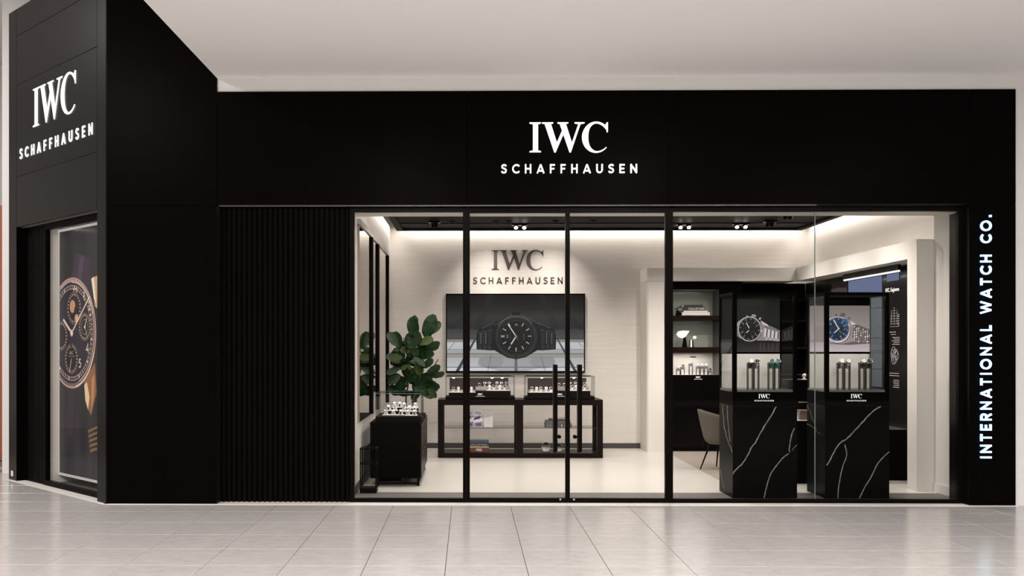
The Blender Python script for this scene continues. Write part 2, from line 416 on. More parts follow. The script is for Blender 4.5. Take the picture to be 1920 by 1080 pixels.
# ------------------------------------------------------------------ canvas: flat prints drawn in numpy, carried as a colour attribute
class Cv:
    def __init__(s, w, h, res, T, bg=(0, 0, 0), ss=3):
        s.nx = max(2, int(w*res)); s.ny = max(2, int(h*res)); s.w, s.h, s.ss = w, h, ss
        s.W, s.H = s.nx*ss, s.ny*ss; s.a = np.zeros((s.H, s.W, 3)); s.a[:] = bg; s.T = T
        xs = (np.arange(s.W)+.5)/s.W*w; ys = (np.arange(s.H)+.5)/s.H*h; s.X, s.Y = np.meshgrid(xs, ys)
    def _blend(s, sl, mask, col, al):
        m = (mask*al)[..., None]; s.a[sl] = s.a[sl]*(1-m)+np.array(col, float)*m
    def _sl(s, x0, x1, y0, y1):
        i0 = max(0, int(x0/s.w*s.W)-1); i1 = min(s.W, int(x1/s.w*s.W)+2); j0 = max(0, int(y0/s.h*s.H)-1); j1 = min(s.H, int(y1/s.h*s.H)+2)
        return (slice(j0, j1), slice(i0, i1)) if i1 > i0 and j1 > j0 else None
    def poly(s, pts, col, al=1, raw=False):
        p = pts if raw else [s.T(*q) for q in pts]
        sl = s._sl(min(q[0] for q in p), max(q[0] for q in p), min(q[1] for q in p), max(q[1] for q in p))
        if sl is None: return
        X, Y = s.X[sl], s.Y[sl]; ins = np.zeros(X.shape, bool)
        for i in range(len(p)):
            (xa, ya), (xb, yb) = p[i], p[i-1]
            if ya == yb: continue
            ins ^= ((ya > Y) != (yb > Y)) & (X < (xb-xa)*(Y-ya)/(yb-ya)+xa)
        s._blend(sl, ins.astype(float), col, al)
    def ell(s, cx, cy, rx, ry, col, al=1, rot=0, n=48, a0=0, a1=360):
        c, d = math.cos(math.radians(rot)), math.sin(math.radians(rot)); pts = []
        for x, y in arc(0, 0, rx, ry, a0, a1, n): pts.append((cx+x*c-y*d, cy+x*d+y*c))
        s.poly(pts, col, al)
    def line(s, pts, w, col, al=1):
        for q in ribbon(pts, w): s.poly(q, col, al)
    def ring(s, cx, cy, rx, ry, w, col, al=1, rot=0, a0=0, a1=360, n=48):
        c, d = math.cos(math.radians(rot)), math.sin(math.radians(rot))
        s.line([(cx+x*c-y*d, cy+x*d+y*c) for x, y in arc(0, 0, rx, ry, a0, a1, n)], w, col, al)
    def grad(s, y0, c0, y1, c1, x0=-1e5, x1=1e5):
        a = s.T(0, y0)[1]; b = s.T(0, y1)[1]; t = np.clip((s.Y-a)/(b-a), 0, 1)
        lo, hi = min(a, b), max(a, b); xa, xb = s.T(x0, 0)[0], s.T(x1, 0)[0]
        m = ((s.Y >= lo) & (s.Y <= hi) & (s.X >= min(xa, xb)) & (s.X <= max(xa, xb)))[..., None]
        s.a = np.where(m, np.array(c0, float)*(1-t[..., None])+np.array(c1, float)*t[..., None], s.a)
    def text(s, txt, x0, x1, y0, h, col, thick=.17, down=-1, rot=0):
        c_, d_ = math.cos(math.radians(rot)), math.sin(math.radians(rot))
        for c, x, y in text_layout(txt, 0, x1-x0, 0, h):
            for st in GL[c][1]:
                pts = [(x+a*h, b*h) for a, b in st]
                s.line([(x0+a*c_-b*d_, y0+down*(a*d_+b*c_)) for a, b in pts], thick*h, col)
    def mesh(s, name, m, fn, parent, label=None):
        """fn(u,v) -> world point of the sheet"""
        a = s.a.reshape(s.ny, s.ss, s.nx, s.ss, 3).mean((1, 3))/255.0
        lin = np.where(a <= .04045, a/12.92, ((a+.055)/1.055)**2.4)
        o = np.array(fn(0, 0)); eu = np.array(fn(s.w, 0))-o; ev = np.array(fn(0, s.h))-o
        u = np.linspace(0, 1, s.nx); v = np.linspace(0, 1, s.ny); U, V = np.meshgrid(u, v)
        off = np.array(WL.get(parent.name, Vector((0, 0, 0))))
        co = o+U[..., None]*eu+V[..., None]*ev-off
        idx = np.arange(s.nx*s.ny).reshape(s.ny, s.nx)
        q = np.stack([idx[:-1, :-1], idx[:-1, 1:], idx[1:, 1:], idx[1:, :-1]], -1).reshape(-1, 4)
        me = bpy.data.meshes.new(name); me.vertices.add(s.nx*s.ny); me.vertices.foreach_set('co', co.reshape(-1).astype('f'))
        me.loops.add(q.size); me.loops.foreach_set('vertex_index', q.reshape(-1).astype('i'))
        me.polygons.add(len(q)); me.polygons.foreach_set('loop_start', (np.arange(len(q))*4).astype('i'))
        me.update(calc_edges=True)
        at = me.color_attributes.new('print', 'FLOAT_COLOR', 'POINT')
        at.data.foreach_set('color', np.concatenate([lin, np.ones((s.ny, s.nx, 1))], -1).reshape(-1).astype('f'))
        me.materials.append(m); ob = bpy.data.objects.new(name, me); COL.objects.link(ob); ob.parent = parent; WL[ob.name] = Vector(off)
        return meta(ob, label)

# ================================================================== SETTING: mall
YF = 10.30      # front plane of the black facade
YG = 10.42      # plane of the recessed storefront frame
ZTOP = ZP(877, 170, YF); ZF = ZP(877, 384, YF); ZSOF = ZP(877, 145, YF)
XA = XP(199, YF)             # tower corner, the display face runs off from here at 45 degrees
XT = XP(407, YF)             # right edge of the tower front
XR = XP(1817, YF); XE = XP(1905, YF)
q2 = 1/math.sqrt(2)
def face(t, d, z): return (XA-t*q2+d*q2, YF+t*q2+d*q2, z)      # t along the 45 degree face, d into the shop
def T45(px, d=0):
    r = ray(px); k = r[0]/r[1]   # X = kY ; XA - t q + d q = k (YF + t q + d q)
    return (XA+d*q2-k*(YF+d*q2))/(q2*(1+k))
def Z45(px, py, d=0):
    t = T45(px, d); Y = face(t, d, 0)[1]; return P(px, py, Y)[2]
TW = T45(16.5)
YEND = face(TW, 0, 0)[1]; XEND = face(TW, 0, 0)[0]

fl = thing('floor', 'speckled pale stone mall floor of square tiles with thin dark joints', 'floor', kind='structure')
TS = .6; tx0 = XP(847, 10.18)
tm = MB().box(.0022, TS-.0022, .0022, TS-.0022, -.012, 0, c=.002).build('tile', 'tile', mesh_only=True)
def tile_ok(x, y):
    if y < YF-.02: return True
    return (x+TS) < XA-.0 and (y+0*TS) < YEND+1.6 and (XA-(x+TS))+TS*1.0 >= (y-YF)*1.0-2.0 and x+TS < XA-(y-YF)+TS*.99
n = 0
for j in range(-6, 9):
    for i in range(-14, 14):
        x = tx0+i*TS; y = 8.04+j*TS
        if x < -8.3 or x > 7.2 or not tile_ok(x, y): continue
        if abs(x+TS/2)/(y+TS) > .74 and y > 6: continue
        if y < 6 and abs(x+.2) > 4.6: continue
        o = bpy.data.objects.new('tile', tm); COL.objects.link(o); o.location = (x, y, 0); o.parent = fl; n += 1
print('tiles', n)
B(-14, 14, -6, 17.5, -.08, -.013).build('grout_bed', 'grout', fl)
g = MB(); ylo = 8.04-6*TS
g.box(-14, 14, -6, ylo, -.013, -.001)
g.build('stone_field', 'tile', fl)
# bright base line along the facade
g = MB(); g.box(XA-.02, XE+.01, YF-.035, YF+.03, -.005, .004); g.box(XT-.02, XR+.01, YF+.02, YG+.05, -.005, .0035)
g.add([face(-.02, -.035, z) for z in (-.005, .004)]+[face(TW, -.035, z) for z in (-.005, .004)]+[face(TW, .1, z) for z in (-.005, .004)]+[face(-.02, .1, z) for z in (-.005, .004)],
      [(0, 1, 3, 2), (2, 3, 5, 4), (4, 5, 7, 6), (6, 7, 1, 0), (0, 2, 4, 6), (1, 3, 5, 7)])
struct('trim_1', g, 'pale', 'pale stone threshold strip along the foot of the black facade', 'trim')

struct('ceiling', B(XT, 9.5, -3, YF+.04, ZSOF, ZSOF+.12), 'white2', 'flat off-white mall soffit above the black shopfront', 'ceiling')
g = MB(); g.box(-14, XT, -3, 18, 6.3, 6.4); g.box(XT-.0, XT+.08, -3, YF-.02, ZSOF+.12, 6.3)
struct('ceiling_upper', g, 'white2', 'higher off-white mall ceiling beyond the left tower', 'ceiling')
g = MB(); g.box(XT+.0, 9.5, YF+.02, YF+.22, ZTOP, ZSOF); g.box(XE, 9.5, YF+.02, YF+.22, 0, ZTOP)
struct('wall_mall', g, 'white', 'off-white mall wall above and right of the black shopfront')
struct('wall_aisle', B(-13.2, -13, -9, 17.5, 0, 6.3), 'white', 'white mall wall across the left aisle')
struct('wall_opposite', B(-14, 14, -9.2, -9, 0, 6.3), 'oppwall', 'dark shopfronts across the mall, behind the viewer')
# what stands left of the tower
g = MB(); g.box(XP(4, 12.75), -5.62, 12.75, 13.3, 0, 6.3)
struct('wall_pier', g, 'white', 'white mall wall pier left of the black tower')
g = MB(); g.box(-9, -6.6, 14.2, 14.35, 0, ZP(2, 385, 14.2))
struct('wall_neighbour', g, 'redwall', 'terracotta coloured neighbouring shopfront at the far left edge')
g = MB(); g.box(-14, -5.0, 16.5, 16.7, 0, 6.3)
struct('wall_far', g, 'white', 'white mall wall far behind the terracotta shopfront')

# ================================================================== SETTING: black facade
wf = thing('wall_front', 'matt black panelled shopfront facade with a low fluted section', 'wall', (0, YF, 0), kind='structure')
def panel(x0, x1, z0, z1, y0=YF, y1=YF+.05): B(x0+.0015, x1-.0015, y0, y1, z0+.0015, z1-.0015, c=.003).build('panel', 'black', wf)
xj1 = XP(876, YF); xj2 = XP(1254, YF)
for a, b in ((XT, xj1), (xj1, xj2), (xj2, XR), (XR, XE)): panel(a, b, ZF, ZTOP)
panel(XR, XE, 0, ZF); panel(XA, XT, 0, ZF); panel(XA, XT, ZF, 5.7)
g = MB(); g.box(XT, XR, YF+.05, YG+.10, ZF, ZTOP-.02); g.box(XT, XE, YF+.05, YF+.4, ZF+.2, ZTOP-.01)
g.box(XR, XE, YF+.05, YG+.3, 0, ZTOP-.02)
g.box(XA+.1, XT, YF+.05, YF+.5, 0, ZTOP-.02); g.box(XA+.1, XT, YF+.05, YF+.12, ZTOP-.03, 5.69)
g.box(XT, XP(660, YG), YG+.045, YG+.12, 0, ZF); g.build('backing', 'black', wf)
# fluted section
sp = 9.6; base = B(-.014, .014, -.036, 0, 0, ZF-.01, c=.006).build('slat', 'blackslat', mesh_only=True)
nsl = 25
for k in range(nsl):
    o = bpy.data.objects.new('slat', base); COL.objects.link(o); o.parent = wf
    o.location = (XP(418.6+k*(651-418.6)/(nsl-1), YG), YG+.045-YF, 0)
B(XP(412, YF+.06), XP(1529, YF+.06), YF+.035, YF+.075, ZF-.006, ZF-.001).build('lit_underside_strip', 'trimgrey', wf)  # added grey strip standing in for light on the fascia underside

area('slat_light', ((XP(418, YG)+XP(651, YG))/2, YG-.02, ZF-.012), 1.3, .01, .25, (1, .95, .92))
# ------------------------------------------------------------------ tower face at 45 degrees
wl = thing('wall_tower', 'brownish black corner tower face turned towards the left aisle', 'wall', face(0, 0, 0), kind='structure')
def fbox(t0, t1, d0, d1, z0, z1, c=0): return MB().box(t0, t1, d0, d1, z0, z1, m=lambda a, b, z: face(a, b, z), c=c)
tL = T45(31); tR = T45(182)
ztop45 = Z45(20, 23.5); zb45 = Z45(182, 393)
seams = [zb45, Z45(182, 285), Z45(182, 87), Z45(60, 52), ztop45]
for a, b in zip(seams[:-1], seams[1:]): fbox(tR+.001, tL-.001, 0, .05, a+.0015, b-.0015, c=.003).build('panel', 'black', wl)
fbox(0.004, tR-.001, 0, .30, 0, ztop45-.0, c=.003).build('panel', 'black', wl)
fbox(tL+.001, TW, 0, .30, 0, ztop45, c=.003).build('panel', 'black', wl)
g = fbox(tR, tL, .05, .30, zb45, ztop45-.01)
g.v += []; fbox_back = fbox(TW-.08, TW-.02, .25, 1.2, 0, ztop45-.02); g.add(fbox_back.v, fbox_back.f)
g.build('backing', 'black', wl)
tS = T45(88, .14)
fbox(tS, tL, .16, .30, 0, zb45).build('recess_back', 'blackslat', wl)
sb = fbox(-.014, .014, 0, .036, 0, zb45-.012, c=.006)
sb.v = [(v[0]-XA, v[1]-YF, v[2]) for v in sb.v]; sme = sb.build('slat', 'blackslat', mesh_only=True)
t = tS+.03
while t < tL-.02:
    p = face(t, .122, 0); o = bpy.data.objects.new('slat', sme); COL.objects.link(o); o.parent = wl
    o.location = (p[0]-XA, p[1]-YF, 0); t += .0535
fbox(tR+.002, tL-.01, .05, .09, zb45-.006, zb45-.001).build('lit_underside_strip', 'trimgrey', wl)  # same added strip, imitating the lit underside on the tower face
p = P(25.5, 893, YEND-.08)
meta(fbox(TW-.14, TW-.08, -.004, -.001, .05, .115).build('wall_plate', 'white', wl), 'small white plate low on the tower edge')

# display window in the 45 degree face
w4 = thing('window_1', 'tall display window in the corner tower with black frame', 'window', face(1, .1, 0), kind='structure')
g = MB()
def addf(g, *a, **k): b = fbox(*a, **k); g.add(b.v, b.f); return g
t0, t1 = tR-.02, tS
addf(g, t0, t1, .10, .16, 0, .06); addf(g, t0, t1, .10, .16, zb45-.07, zb45-.004); addf(g, t1-.05, t1, .10, .16, .06, zb45-.07)
g.build('window_frame', 'bmetal', w4)
fbox(t0, t1-.05, .128, .136, .06, zb45-.07).build('pane', 'glass', w4)
# shallow display box behind it
g = MB(); addf(g, t1-.02, t1+.03, .16, .60, 0, zb45); addf(g, .3, t1, .55, .60, 0, zb45); addf(g, .3, t1, .16, .55, zb45-.04, zb45)
struct('wall_display', g, 'ivory', 'ivory lined shallow display bay behind the corner window')
struct('floor_display', addf(MB(), tR-.05, t1-.02, .165, .55, .0, .02), 'strip', 'dark stone base of the corner display bay', 'floor')
area('display_light', face(t1-.4, .22, zb45-.08), .08, .5, .5, WARM)

# poster of a watch
DP = .16
while T45(110.5, DP) < t1-.035: DP += .002
pL = T45(110.5, DP); pR = pL-1.10
zt = Z45(110.5, 431.5, DP)+.0; zbot = Z45(110.5, 889.5, DP)
po = thing('poster_lightbox', 'tall lit poster of a rose gold watch with dark dial in the corner window', 'poster', face((pL+pR)/2, DP, zbot))
addf(MB(), pR, pL, DP+.004, DP+.05, zbot, zt).build('box', 'black', po)
g = MB(); b = .022
addf(g, pL-b, pL, DP-.012, DP+.004, zbot, zt); addf(g, pR, pL-b, DP-.012, DP+.004, zt-b*1.25, zt); addf(g, pR, pL-b, DP-.012, DP+.004, zbot, zbot+b*1.25)
g.build('frame', M['frameglow'], po, 'pale poster frame edge with added glow')
x0p, x1p = pL-b, pR; z0p, z1p = zbot+b, zt-b
def TP(px, py):
    t = T45(px, DP); return (x0p-t, Z45(px, py, DP)-z0p)
def TPc(x, y): return TP(90+x/3.855, 500+y/3.857)
cv = Cv(x0p-x1p, z1p-z0p, 170, TPc, (24, 18, 26))
pw, ph = cv.w, cv.h
rn = random.Random(3)
for k in range(26):      # soft blurred folds of the backdrop
    x = rn.uniform(0, pw); c = rn.choice([(48, 40, 40), (26, 26, 40), (40, 30, 46), (34, 34, 26), (16, 12, 18)])
    cv.poly([(x, 0), (x+rn.uniform(.04, .16), 0), (x+rn.uniform(-.05, .3), ph), (x+rn.uniform(-.1, .1), ph)], c, .35, raw=True)
c0 = TPc(172, 480); RD = .615
def C(r, deg, k=1): a = math.radians(90-deg); return (c0[0]+r*math.cos(a), c0[1]+r*math.sin(a))
def raw_ell(cx, cy, r, col, al=1, ry=None, n=60): cv.poly(arc(cx, cy, r, ry or r, 0, 360, n), col, al, raw=True)
def raw_ring(cx, cy, r, w, col, a0=0, a1=360, al=1):
    for q in ribbon(arc(cx, cy, r, r, a0, a1, 60), w): cv.poly(q, col, al, raw=True)
def raw_line(pts, w, col, al=1):
    for q in ribbon(pts, w): cv.poly(q, col, al, raw=True)
def raw_text(txt, cx, cy, h, col, w=None):
    wd = sum(GL[c][0] for c in txt)*h+.12*h*(len(txt)-1) if w is None else w
    for c, x, y in text_layout(txt, cx-wd/2, cx+wd/2, cy-h/2, h):
        for st in GL[c][1]: raw_line([(x+a*h, y+b_*h) for a, b_ in st], .14*h, col)
# strap above and below
cv.poly([(c0[0]-.1, c0[1]+.5), (c0[0]+.42, c0[1]+.45), (c0[0]+.52, c0[1]+.83), (c0[0]+.12, c0[1]+.92)], (58, 40, 56), .9, raw=True)
cv.poly([(c0[0]+.10, c0[1]+.5), (c0[0]+.22, c0[1]+.48), (c0[0]+.34, c0[1]+.86), (c0[0]+.24, c0[1]+.88)], (88, 66, 82), .8, raw=True)
cv.poly([(c0[0]-.29, c0[1]-.5), (c0[0]+.25, c0[1]-.55), (c0[0]+.2, c0[1]-1.35), (c0[0]-.29, c0[1]-1.4)], (44, 32, 44), .9, raw=True)
cv.poly([(c0[0]-.1, c0[1]-.55), (c0[0]+.08, c0[1]-.58), (c0[0]+.02, c0[1]-1.2), (c0[0]-.16, c0[1]-1.2)], (66, 50, 62), .6, raw=True)
# lugs
cv.poly([TP(172, 521), TP(183, 517), TP(184, 580), TP(178, 575)], (214, 168, 128), 1, raw=True)
cv.poly([TP(171, 523), TP(176, 520), TP(180, 570), TP(176, 560)], (255, 236, 214), 1, raw=True)
cv.poly([TP(157, 714), TP(178, 680), TP(181, 735), TP(171, 779), TP(164, 765)], (150, 96, 62), 1, raw=True)
cv.poly([TP(158, 722), TP(163, 716), TP(168, 745), TP(165, 768), TP(160, 750)], (245, 205, 160), 1, raw=True)
cv.poly([TP(172, 710), TP(177, 700), TP(176, 745), TP(171, 772)], (206, 140, 92), .9, raw=True)
for k in range(5):
    cv.poly([TP(165+k, 806+k*9), TP(183, 798+k*10), TP(183, 803+k*10), TP(165+k, 812+k*9)], (150, 112, 70), .8, raw=True)
raw_ell(*c0, RD+.03, (92, 60, 44)); raw_ring(*c0, RD+.015, .02, (214, 164, 128)); raw_ring(*c0, RD-.012, .035, (120, 96, 112))
raw_ring(*c0, RD+.01, .016, (255, 226, 190), -80, -20); raw_ring(*c0, RD-.012, .012, (214, 200, 220), 20, 120)
raw_ring(*c0, RD-.03, .01, (250, 214, 176), -70, 90)
raw_ell(*c0, RD-.035, (24, 17, 34)); raw_ell(c0[0]-.05, c0[1]+.1, .38, (34, 26, 52), .6)
raw_ring(*c0, RD-.065, .007, (224, 186, 160)); raw_ring(*c0, RD-.105, .007, (224, 186, 160))
for k in range(60):
    a = C(RD-.105, k*6+8), C(RD-.065, k*6+8); raw_line(a, .022 if k % 5 == 0 else .008, (240, 214, 196))
for txt, px, py in (('12', 141, 548), ('1', 157.5, 555), ('2', 168, 573), ('4', 164, 652), ('5', 150, 681)):
    x, y = TP(px, py); raw_text(txt, x, y, .105, (246, 216, 190))
def sub(px, py, r, face_c=(16, 12, 22)):
    x, y = TP(px, py); raw_ell(x, y, r, face_c); raw_ring(x, y, r, .006, (160, 124, 108))
    for k in range(24):
        a = math.radians(k*15); raw_line([(x+.78*r*math.cos(a), y+.78*r*math.sin(a)), (x+.94*r*math.cos(a), y+.94*r*math.sin(a))], .016, (214, 176, 148))
    return x, y
x, y = sub(139, 578, .185, (20, 14, 24)); raw_ell(x-.04, y+.02, .075, (214, 150, 110)); raw_ell(x+.07, y-.04, .07, (20, 12, 14)); raw_ell(x+.07, y-.12, .05, (226, 168, 128))
x, y = sub(159, 613, .155); raw_ring(x, y, .085, .006, (214, 176, 148)); raw_line([(x, y), (x+.05, y+.10)], .014, (246, 214, 182)); raw_ell(x, y, .02, (246, 214, 182)); raw_line([(x, y), (x+.06, y-.11)], .008, (246, 214, 182))
x, y = sub(134, 673, .175); raw_text('IWC', x, y+.07, .04, (226, 190, 160)); raw_line([(x, y), (x-.05, y-.15)], .012, (246, 214, 182)); raw_line([(x-.09, y+.03), (x+.09, y+.03)], .006, (200, 170, 140))
x, y = sub(115, 630, .17)
raw_line([c0, TP(168, 556)], .02, (250, 222, 196)); raw_line([c0, TP(119, 599)], .03, (250, 222, 196)); raw_ell(*c0, .042, (206, 160, 130)); raw_ell(*c0, .024, (255, 236, 214))
raw_line([TP(134, 640), TP(134, 655)], .03, (60, 42, 46))
cv.mesh('print', attr_mat('poster_print', emit=.85, rough=.3), lambda u, v: face(x0p-u, DP-.001, z0p+v), po)

# ================================================================== SETTING: storefront frame, windows, doors
ZH = ZP(877, 397.5, YG); ZS = ZP(877, 934.5, YG)
g = MB(); YK = YG+.055
xl0, xl1 = XP(656, YG), XP(664.5, YG)
g.box(xl0, xl1, YG, YK, 0, ZF); g.box(XP(868, YG), XP(874, YG), YG, YK, 0, ZF)
g.box(XP(1254, YG), XP(1262, YG), YG, YK, 0, ZF); g.box(XP(1797, YG), XR+.01, YG, YK, 0, ZF)
g.box(xl1, XP(868, YG), YG, YK, 0, ZS); g.box(XP(1262, YG), XP(1797, YG), YG, YK, 0, ZS)
g.box(xl1, XP(1797, YG), YG-.004, YK, ZH, ZF-.008)
struct('trim_2', g, 'bsatin', 'black metal framing of the glazed storefront', 'frame')
def pane(a, b, name, lab):
    o = B(a, b, YG+.022, YG+.034, ZS, ZH).build(name, 'glass'); return meta(o, lab, 'window', kind='structure')
pane(xl1, XP(868, YG), 'window_2', 'clear fixed glass pane left of the entrance doors')
xb = XP(1529.5, YG)
pane(XP(1262, YG), xb-.004, 'window_3', 'clear fixed glass pane right of the entrance doors, before the left marble pedestal')
pane(xb+.004, XP(1797, YG), 'window_4', 'clear fixed glass pane at the far right, before the right marble pedestal')
struct('trim_3', B(xb-.003, xb+.003, YG+.021, YG+.035, ZS, ZH), 'gedge', 'thin green glass edge joint between the two right panes', 'trim')
def door(nm, px0, px1, s0, s1, lab, hx, side):
    d = thing(nm, lab, 'door', (XP((px0+px1)/2, YG), YG, 0), kind='structure')
    a, b = XP(px0, YG), XP(px1, YG); ia, ib = XP(s0, YG), XP(s1, YG); zt_, zb_ = ZP(877, 399.5, YG), ZP(877, 933.5, YG)
    y0, y1 = YG-.006, YG+.042; zmax = ZP(877, 391, YG)
    g = MB(); g.box(a, ia, y0, y1, .008, zmax); g.box(ib, b, y0, y1, .008, zmax); g.box(ia, ib, y0, y1, zt_, zmax); g.box(ia, ib, y0, y1, .008, zb_)
    g.build('door_frame', 'bsatin', d)
    B(ia, ib, YG+.014, YG+.024, zb_, zt_).build('pane', 'glass', d)
    x = XP(hx, YG-.09); z0, z1 = ZP(877, 847, YG-.09), ZP(877, 683.5, YG-.09)
    h = MB(); h.box(x-.021, x+.021, YG-.10, YG-.065, z0, z1, c=.004); h.box(x-.012, x+.012, YG-.065, YG-.006+.02, z1-.16, z1-.12); h.box(x-.012, x+.012, YG-.065, YG+.014, z0+.12, z0+.16)
    h.box(x-.016, x+.016, YG+.024, YG+.06, z0-.02, z0+.9)
    hh = h.build('door_handle', 'bsatin', d, 'long vertical black pull bar')
    k = MB(); zz = ZP(877, 818.5, YG); xs = x+side*.045
    k.cyl((x, YG-.02, zz), (xs, YG-.02, zz), .012, 10); k.cyl((xs, YG-.03, zz), (xs, YG+.014, zz), .02, 14)
    k.build('lock_knob', 'bmetal', hh)
    MB().cyl((XP(1050.5 if side > 0 else 1076, YG), y0-.004, .04), (XP(1050.5 if side > 0 else 1076, YG), y0+.002, .04), .011, 12).build('floor_lock', 'steel', d)
door('door_1', 874.05, 1063.9, 881, 1060, 'left glazed entrance door with black frame and pull bar', 1041.5, 1)
door('door_2', 1064.3, 1253.95, 1068.5, 1247, 'right glazed entrance door with black frame and pull bar', 1087.5, -1)

# ================================================================== SETTING: shop interior
XL, XRW, YB = -1.25, 5.40, 16.0
XN = 5.03; YC = 15.40; ZN = ZP(1489, 502, YC); ZO = ZP(1400, 527, YC)
XC = XP(1213, YC)
g = MB(); g.box(XL-.02, 3.05, YG+.055, 16.0, -.06, 0.0)
struct('floor_shop', g, 'shopfloor', 'cream polished porcelain shop floor behind the doors', 'floor')
struct('floor_carpet', B(3.05, XRW, 11.17, YB, -.06, .001), 'carpet', 'taupe carpeted floor in the right half of the shop', 'floor')
struct('floor_cream', B(3.05, XRW, YG+.055, 11.9, -.05, .003), 'shopfloor', 'cream floor beside and behind the marble pedestals', 'floor')
struct('floor_strip', B(XL, XRW, YG+.055, 11.13, 0.0035, .006), 'strip', 'dark grey stone strip just inside the glass front', 'floor')
struct('wall_back', B(XL-.1, XRW+.1, YB, YB+.1, 0, 3.9), 'creamboard', 'cream rear wall with fine horizontal lines')
struct('wall_left', B(XL-.12, XL, YG+.05, YB, 0, 3.9), 'cream', 'cream left side wall of the shop')
g = MB(); g.box(XRW, XRW+.1, YG+.05, YB, 0, 3.9); g.box(5.22, XRW+.0, YG+.055, 11.28, 0, 3.9)
struct('wall_right', g, 'cream', 'cream right side wall of the shop')
struct('baseboard_right', B(5.205, 5.22, YG+.06, 11.28, 0, .11), 'cream', 'cream skirting at the right end of the front', 'baseboard')
struct('ceiling_shop', B(XL-.1, XRW+.1, YG+.05, YB+.1, 3.78, 3.88), 'cream', 'cream shop ceiling around the dark raft', 'ceiling')
g = MB(); g.box(XL, 5.22, YG+.056, YG+.36, ZH+.0, 3.78)
struct('wall_header', g, 'cream', 'cream bulkhead just inside above the glass front')
struct('baseboard_back', B(XL, XC, YB-.014, YB, 0, .082), 'basebd', 'dark skirting along the rear wall', 'baseboard')
struct('baseboard_left', B(XL, XL+.014, 10.9, YB-.02, 0, .10), 'basebd', 'dark skirting along the left wall', 'baseboard')
# dark ceiling raft with recessed slots
rf = thing('ceiling_raft', 'dark suspended ceiling raft with light slots around it', 'ceiling', (2, 13, 3.45), kind='structure')
rx0, rx1, ry0, ry1, rz = XP(744, 15.85), XP(1503, 15.85), 10.95, 15.85, ZP(877, 433, 15.85)
B(rx0, rx1, ry0, ry1, rz+.03, rz+.10).build('soffit', 'raft', rf)
g = MB(); w = .10
g.box(rx0, rx0+w, ry0, ry1, rz, rz+.03); g.box(rx1-w, rx1, ry0, ry1, rz, rz+.03); g.box(rx0+w, rx1-w, ry1-w, ry1, rz, rz+.03); g.box(rx0+w, rx1-w, ry0, ry0+w, rz, rz+.03)
g.build('edge_board', 'raft', rf)
for yy in (12.4, 14.0, 15.1): B(rx0+w, rx1-w, yy, yy+.02, rz+.018, rz+.03).build('joint_bar', 'bmetal', rf)
for x in np.linspace(rx0, rx1, 9)[1:-1]: B(x-.03, x+.03, ry0+.3, ry1-.3, rz+.10, 3.78).build('hanger', 'raft', rf)

# left wall: smoked mirror panels with dark uprights
wm = thing('wall_mirrors', 'tall smoked mirror panels with black uprights on the left wall', 'wall', (XL, 13, 0), kind='structure')
ys = [11.25, YX(697, XL+.03), YX(708.5, XL+.03), YX(727, XL+.03)]
zr = ZP(731, 478, YB)
B(XL, XL+.025, 11.25, ys[3], .78, zr-.09).build('mirror_panel', 'mirror', wm)
for yv, w in ((ys[1], .09), (ys[2], .11), (ys[3], .08)): B(XL+.0, XL+.05, yv-w/2, yv+w/2, .78, zr-.09).build('upright', 'bmetal', wm)
B(XL, XL+.04, 11.2, ys[3]+.04, zr-.09, zr-.03).build('rail', 'trimgrey', wm)

# cream portal around the rear niche and along the right wall
pt = thing('wall_portal', 'cream projecting portal with rounded edge framing the dark niches', 'wall', (4, YC, 0), kind='structure')
xci = XP(1246, YC)
def rcol(x0, x1, z0, z1):
    r = .05; g = MB(); n = 6
    pts = [(x0+r-r*math.cos(a), YC+r-r*math.sin(a)) for a in np.linspace(0, math.pi/2, n+1)]+[(x1, YC), (x1, YB), (x0, YB)]
    g.prism(pts, lambda a, b, d: (a, b, d), z0, z1); return g
rcol(XC, xci, 0, ZO-.002).build('column', 'cream', pt)
rcol(XC, XN+.02, ZO+.002, ZN).build('header', 'cream', pt)
g = MB(); g.box(XN, XRW, 11.28, YC+.1, ZO, ZN); g.build('side_header', 'cream', pt)
B(XN, XRW, 11.28, 11.52, 0, ZO).build('pilaster', 'cream', pt)
ORD = ['first', 'second', 'third', 'fourth', 'fifth', 'sixth', 'seventh']

# ================================================================== SIGNS
def sign(name, label, cat, loc, letters, group=None):
    s = thing(name, label, cat, loc, group); letters(s); return s
def front(Y):
    return lambda a, b, d: (a, Y-d, b)
def sign_main(s):
    add = lambda mb, m: mb.build('letter', m, s)
    h = lambda px, py: ZP(px, py, YF)
    args = (XP(992.5, YF), XP(1139.5, YF), h(1066, 286))
    sub = (XP(939.5, YF), XP(1194, YF), h(1066, 325.5), h(1066, 308.5)-h(1066, 325.5))
    logo_letters(*args, add, front(YF), .012, .034, 'letter', sub, .155)
sign('fascia_sign', 'white lit IWC SCHAFFHAUSEN letters on the black fascia above the doors', 'sign', (XP(1066, YF), YF, ZP(1066, 325, YF)), sign_main)
def sign_tower(s):
    add = lambda mb, m: mb.build('letter', m, s)
    fn = lambda a, b, d: face(-a, -d, b)
    tb = Z45(63, 239)
    hh = (Z45(142, 139)-Z45(142, 216))
    t0, t1 = -T45(63), -T45(143)
    logo_letters(t0, t1, tb+.0, add, fn, .003, .010, 'letter', (-T45(38), -T45(174.5), Z45(38, 299), Z45(174, 232)-Z45(174, 254)), .17)
sign('tower_sign', 'white lit IWC SCHAFFHAUSEN letters on the angled tower face', 'sign', face(1, 0, 3.5), sign_tower)
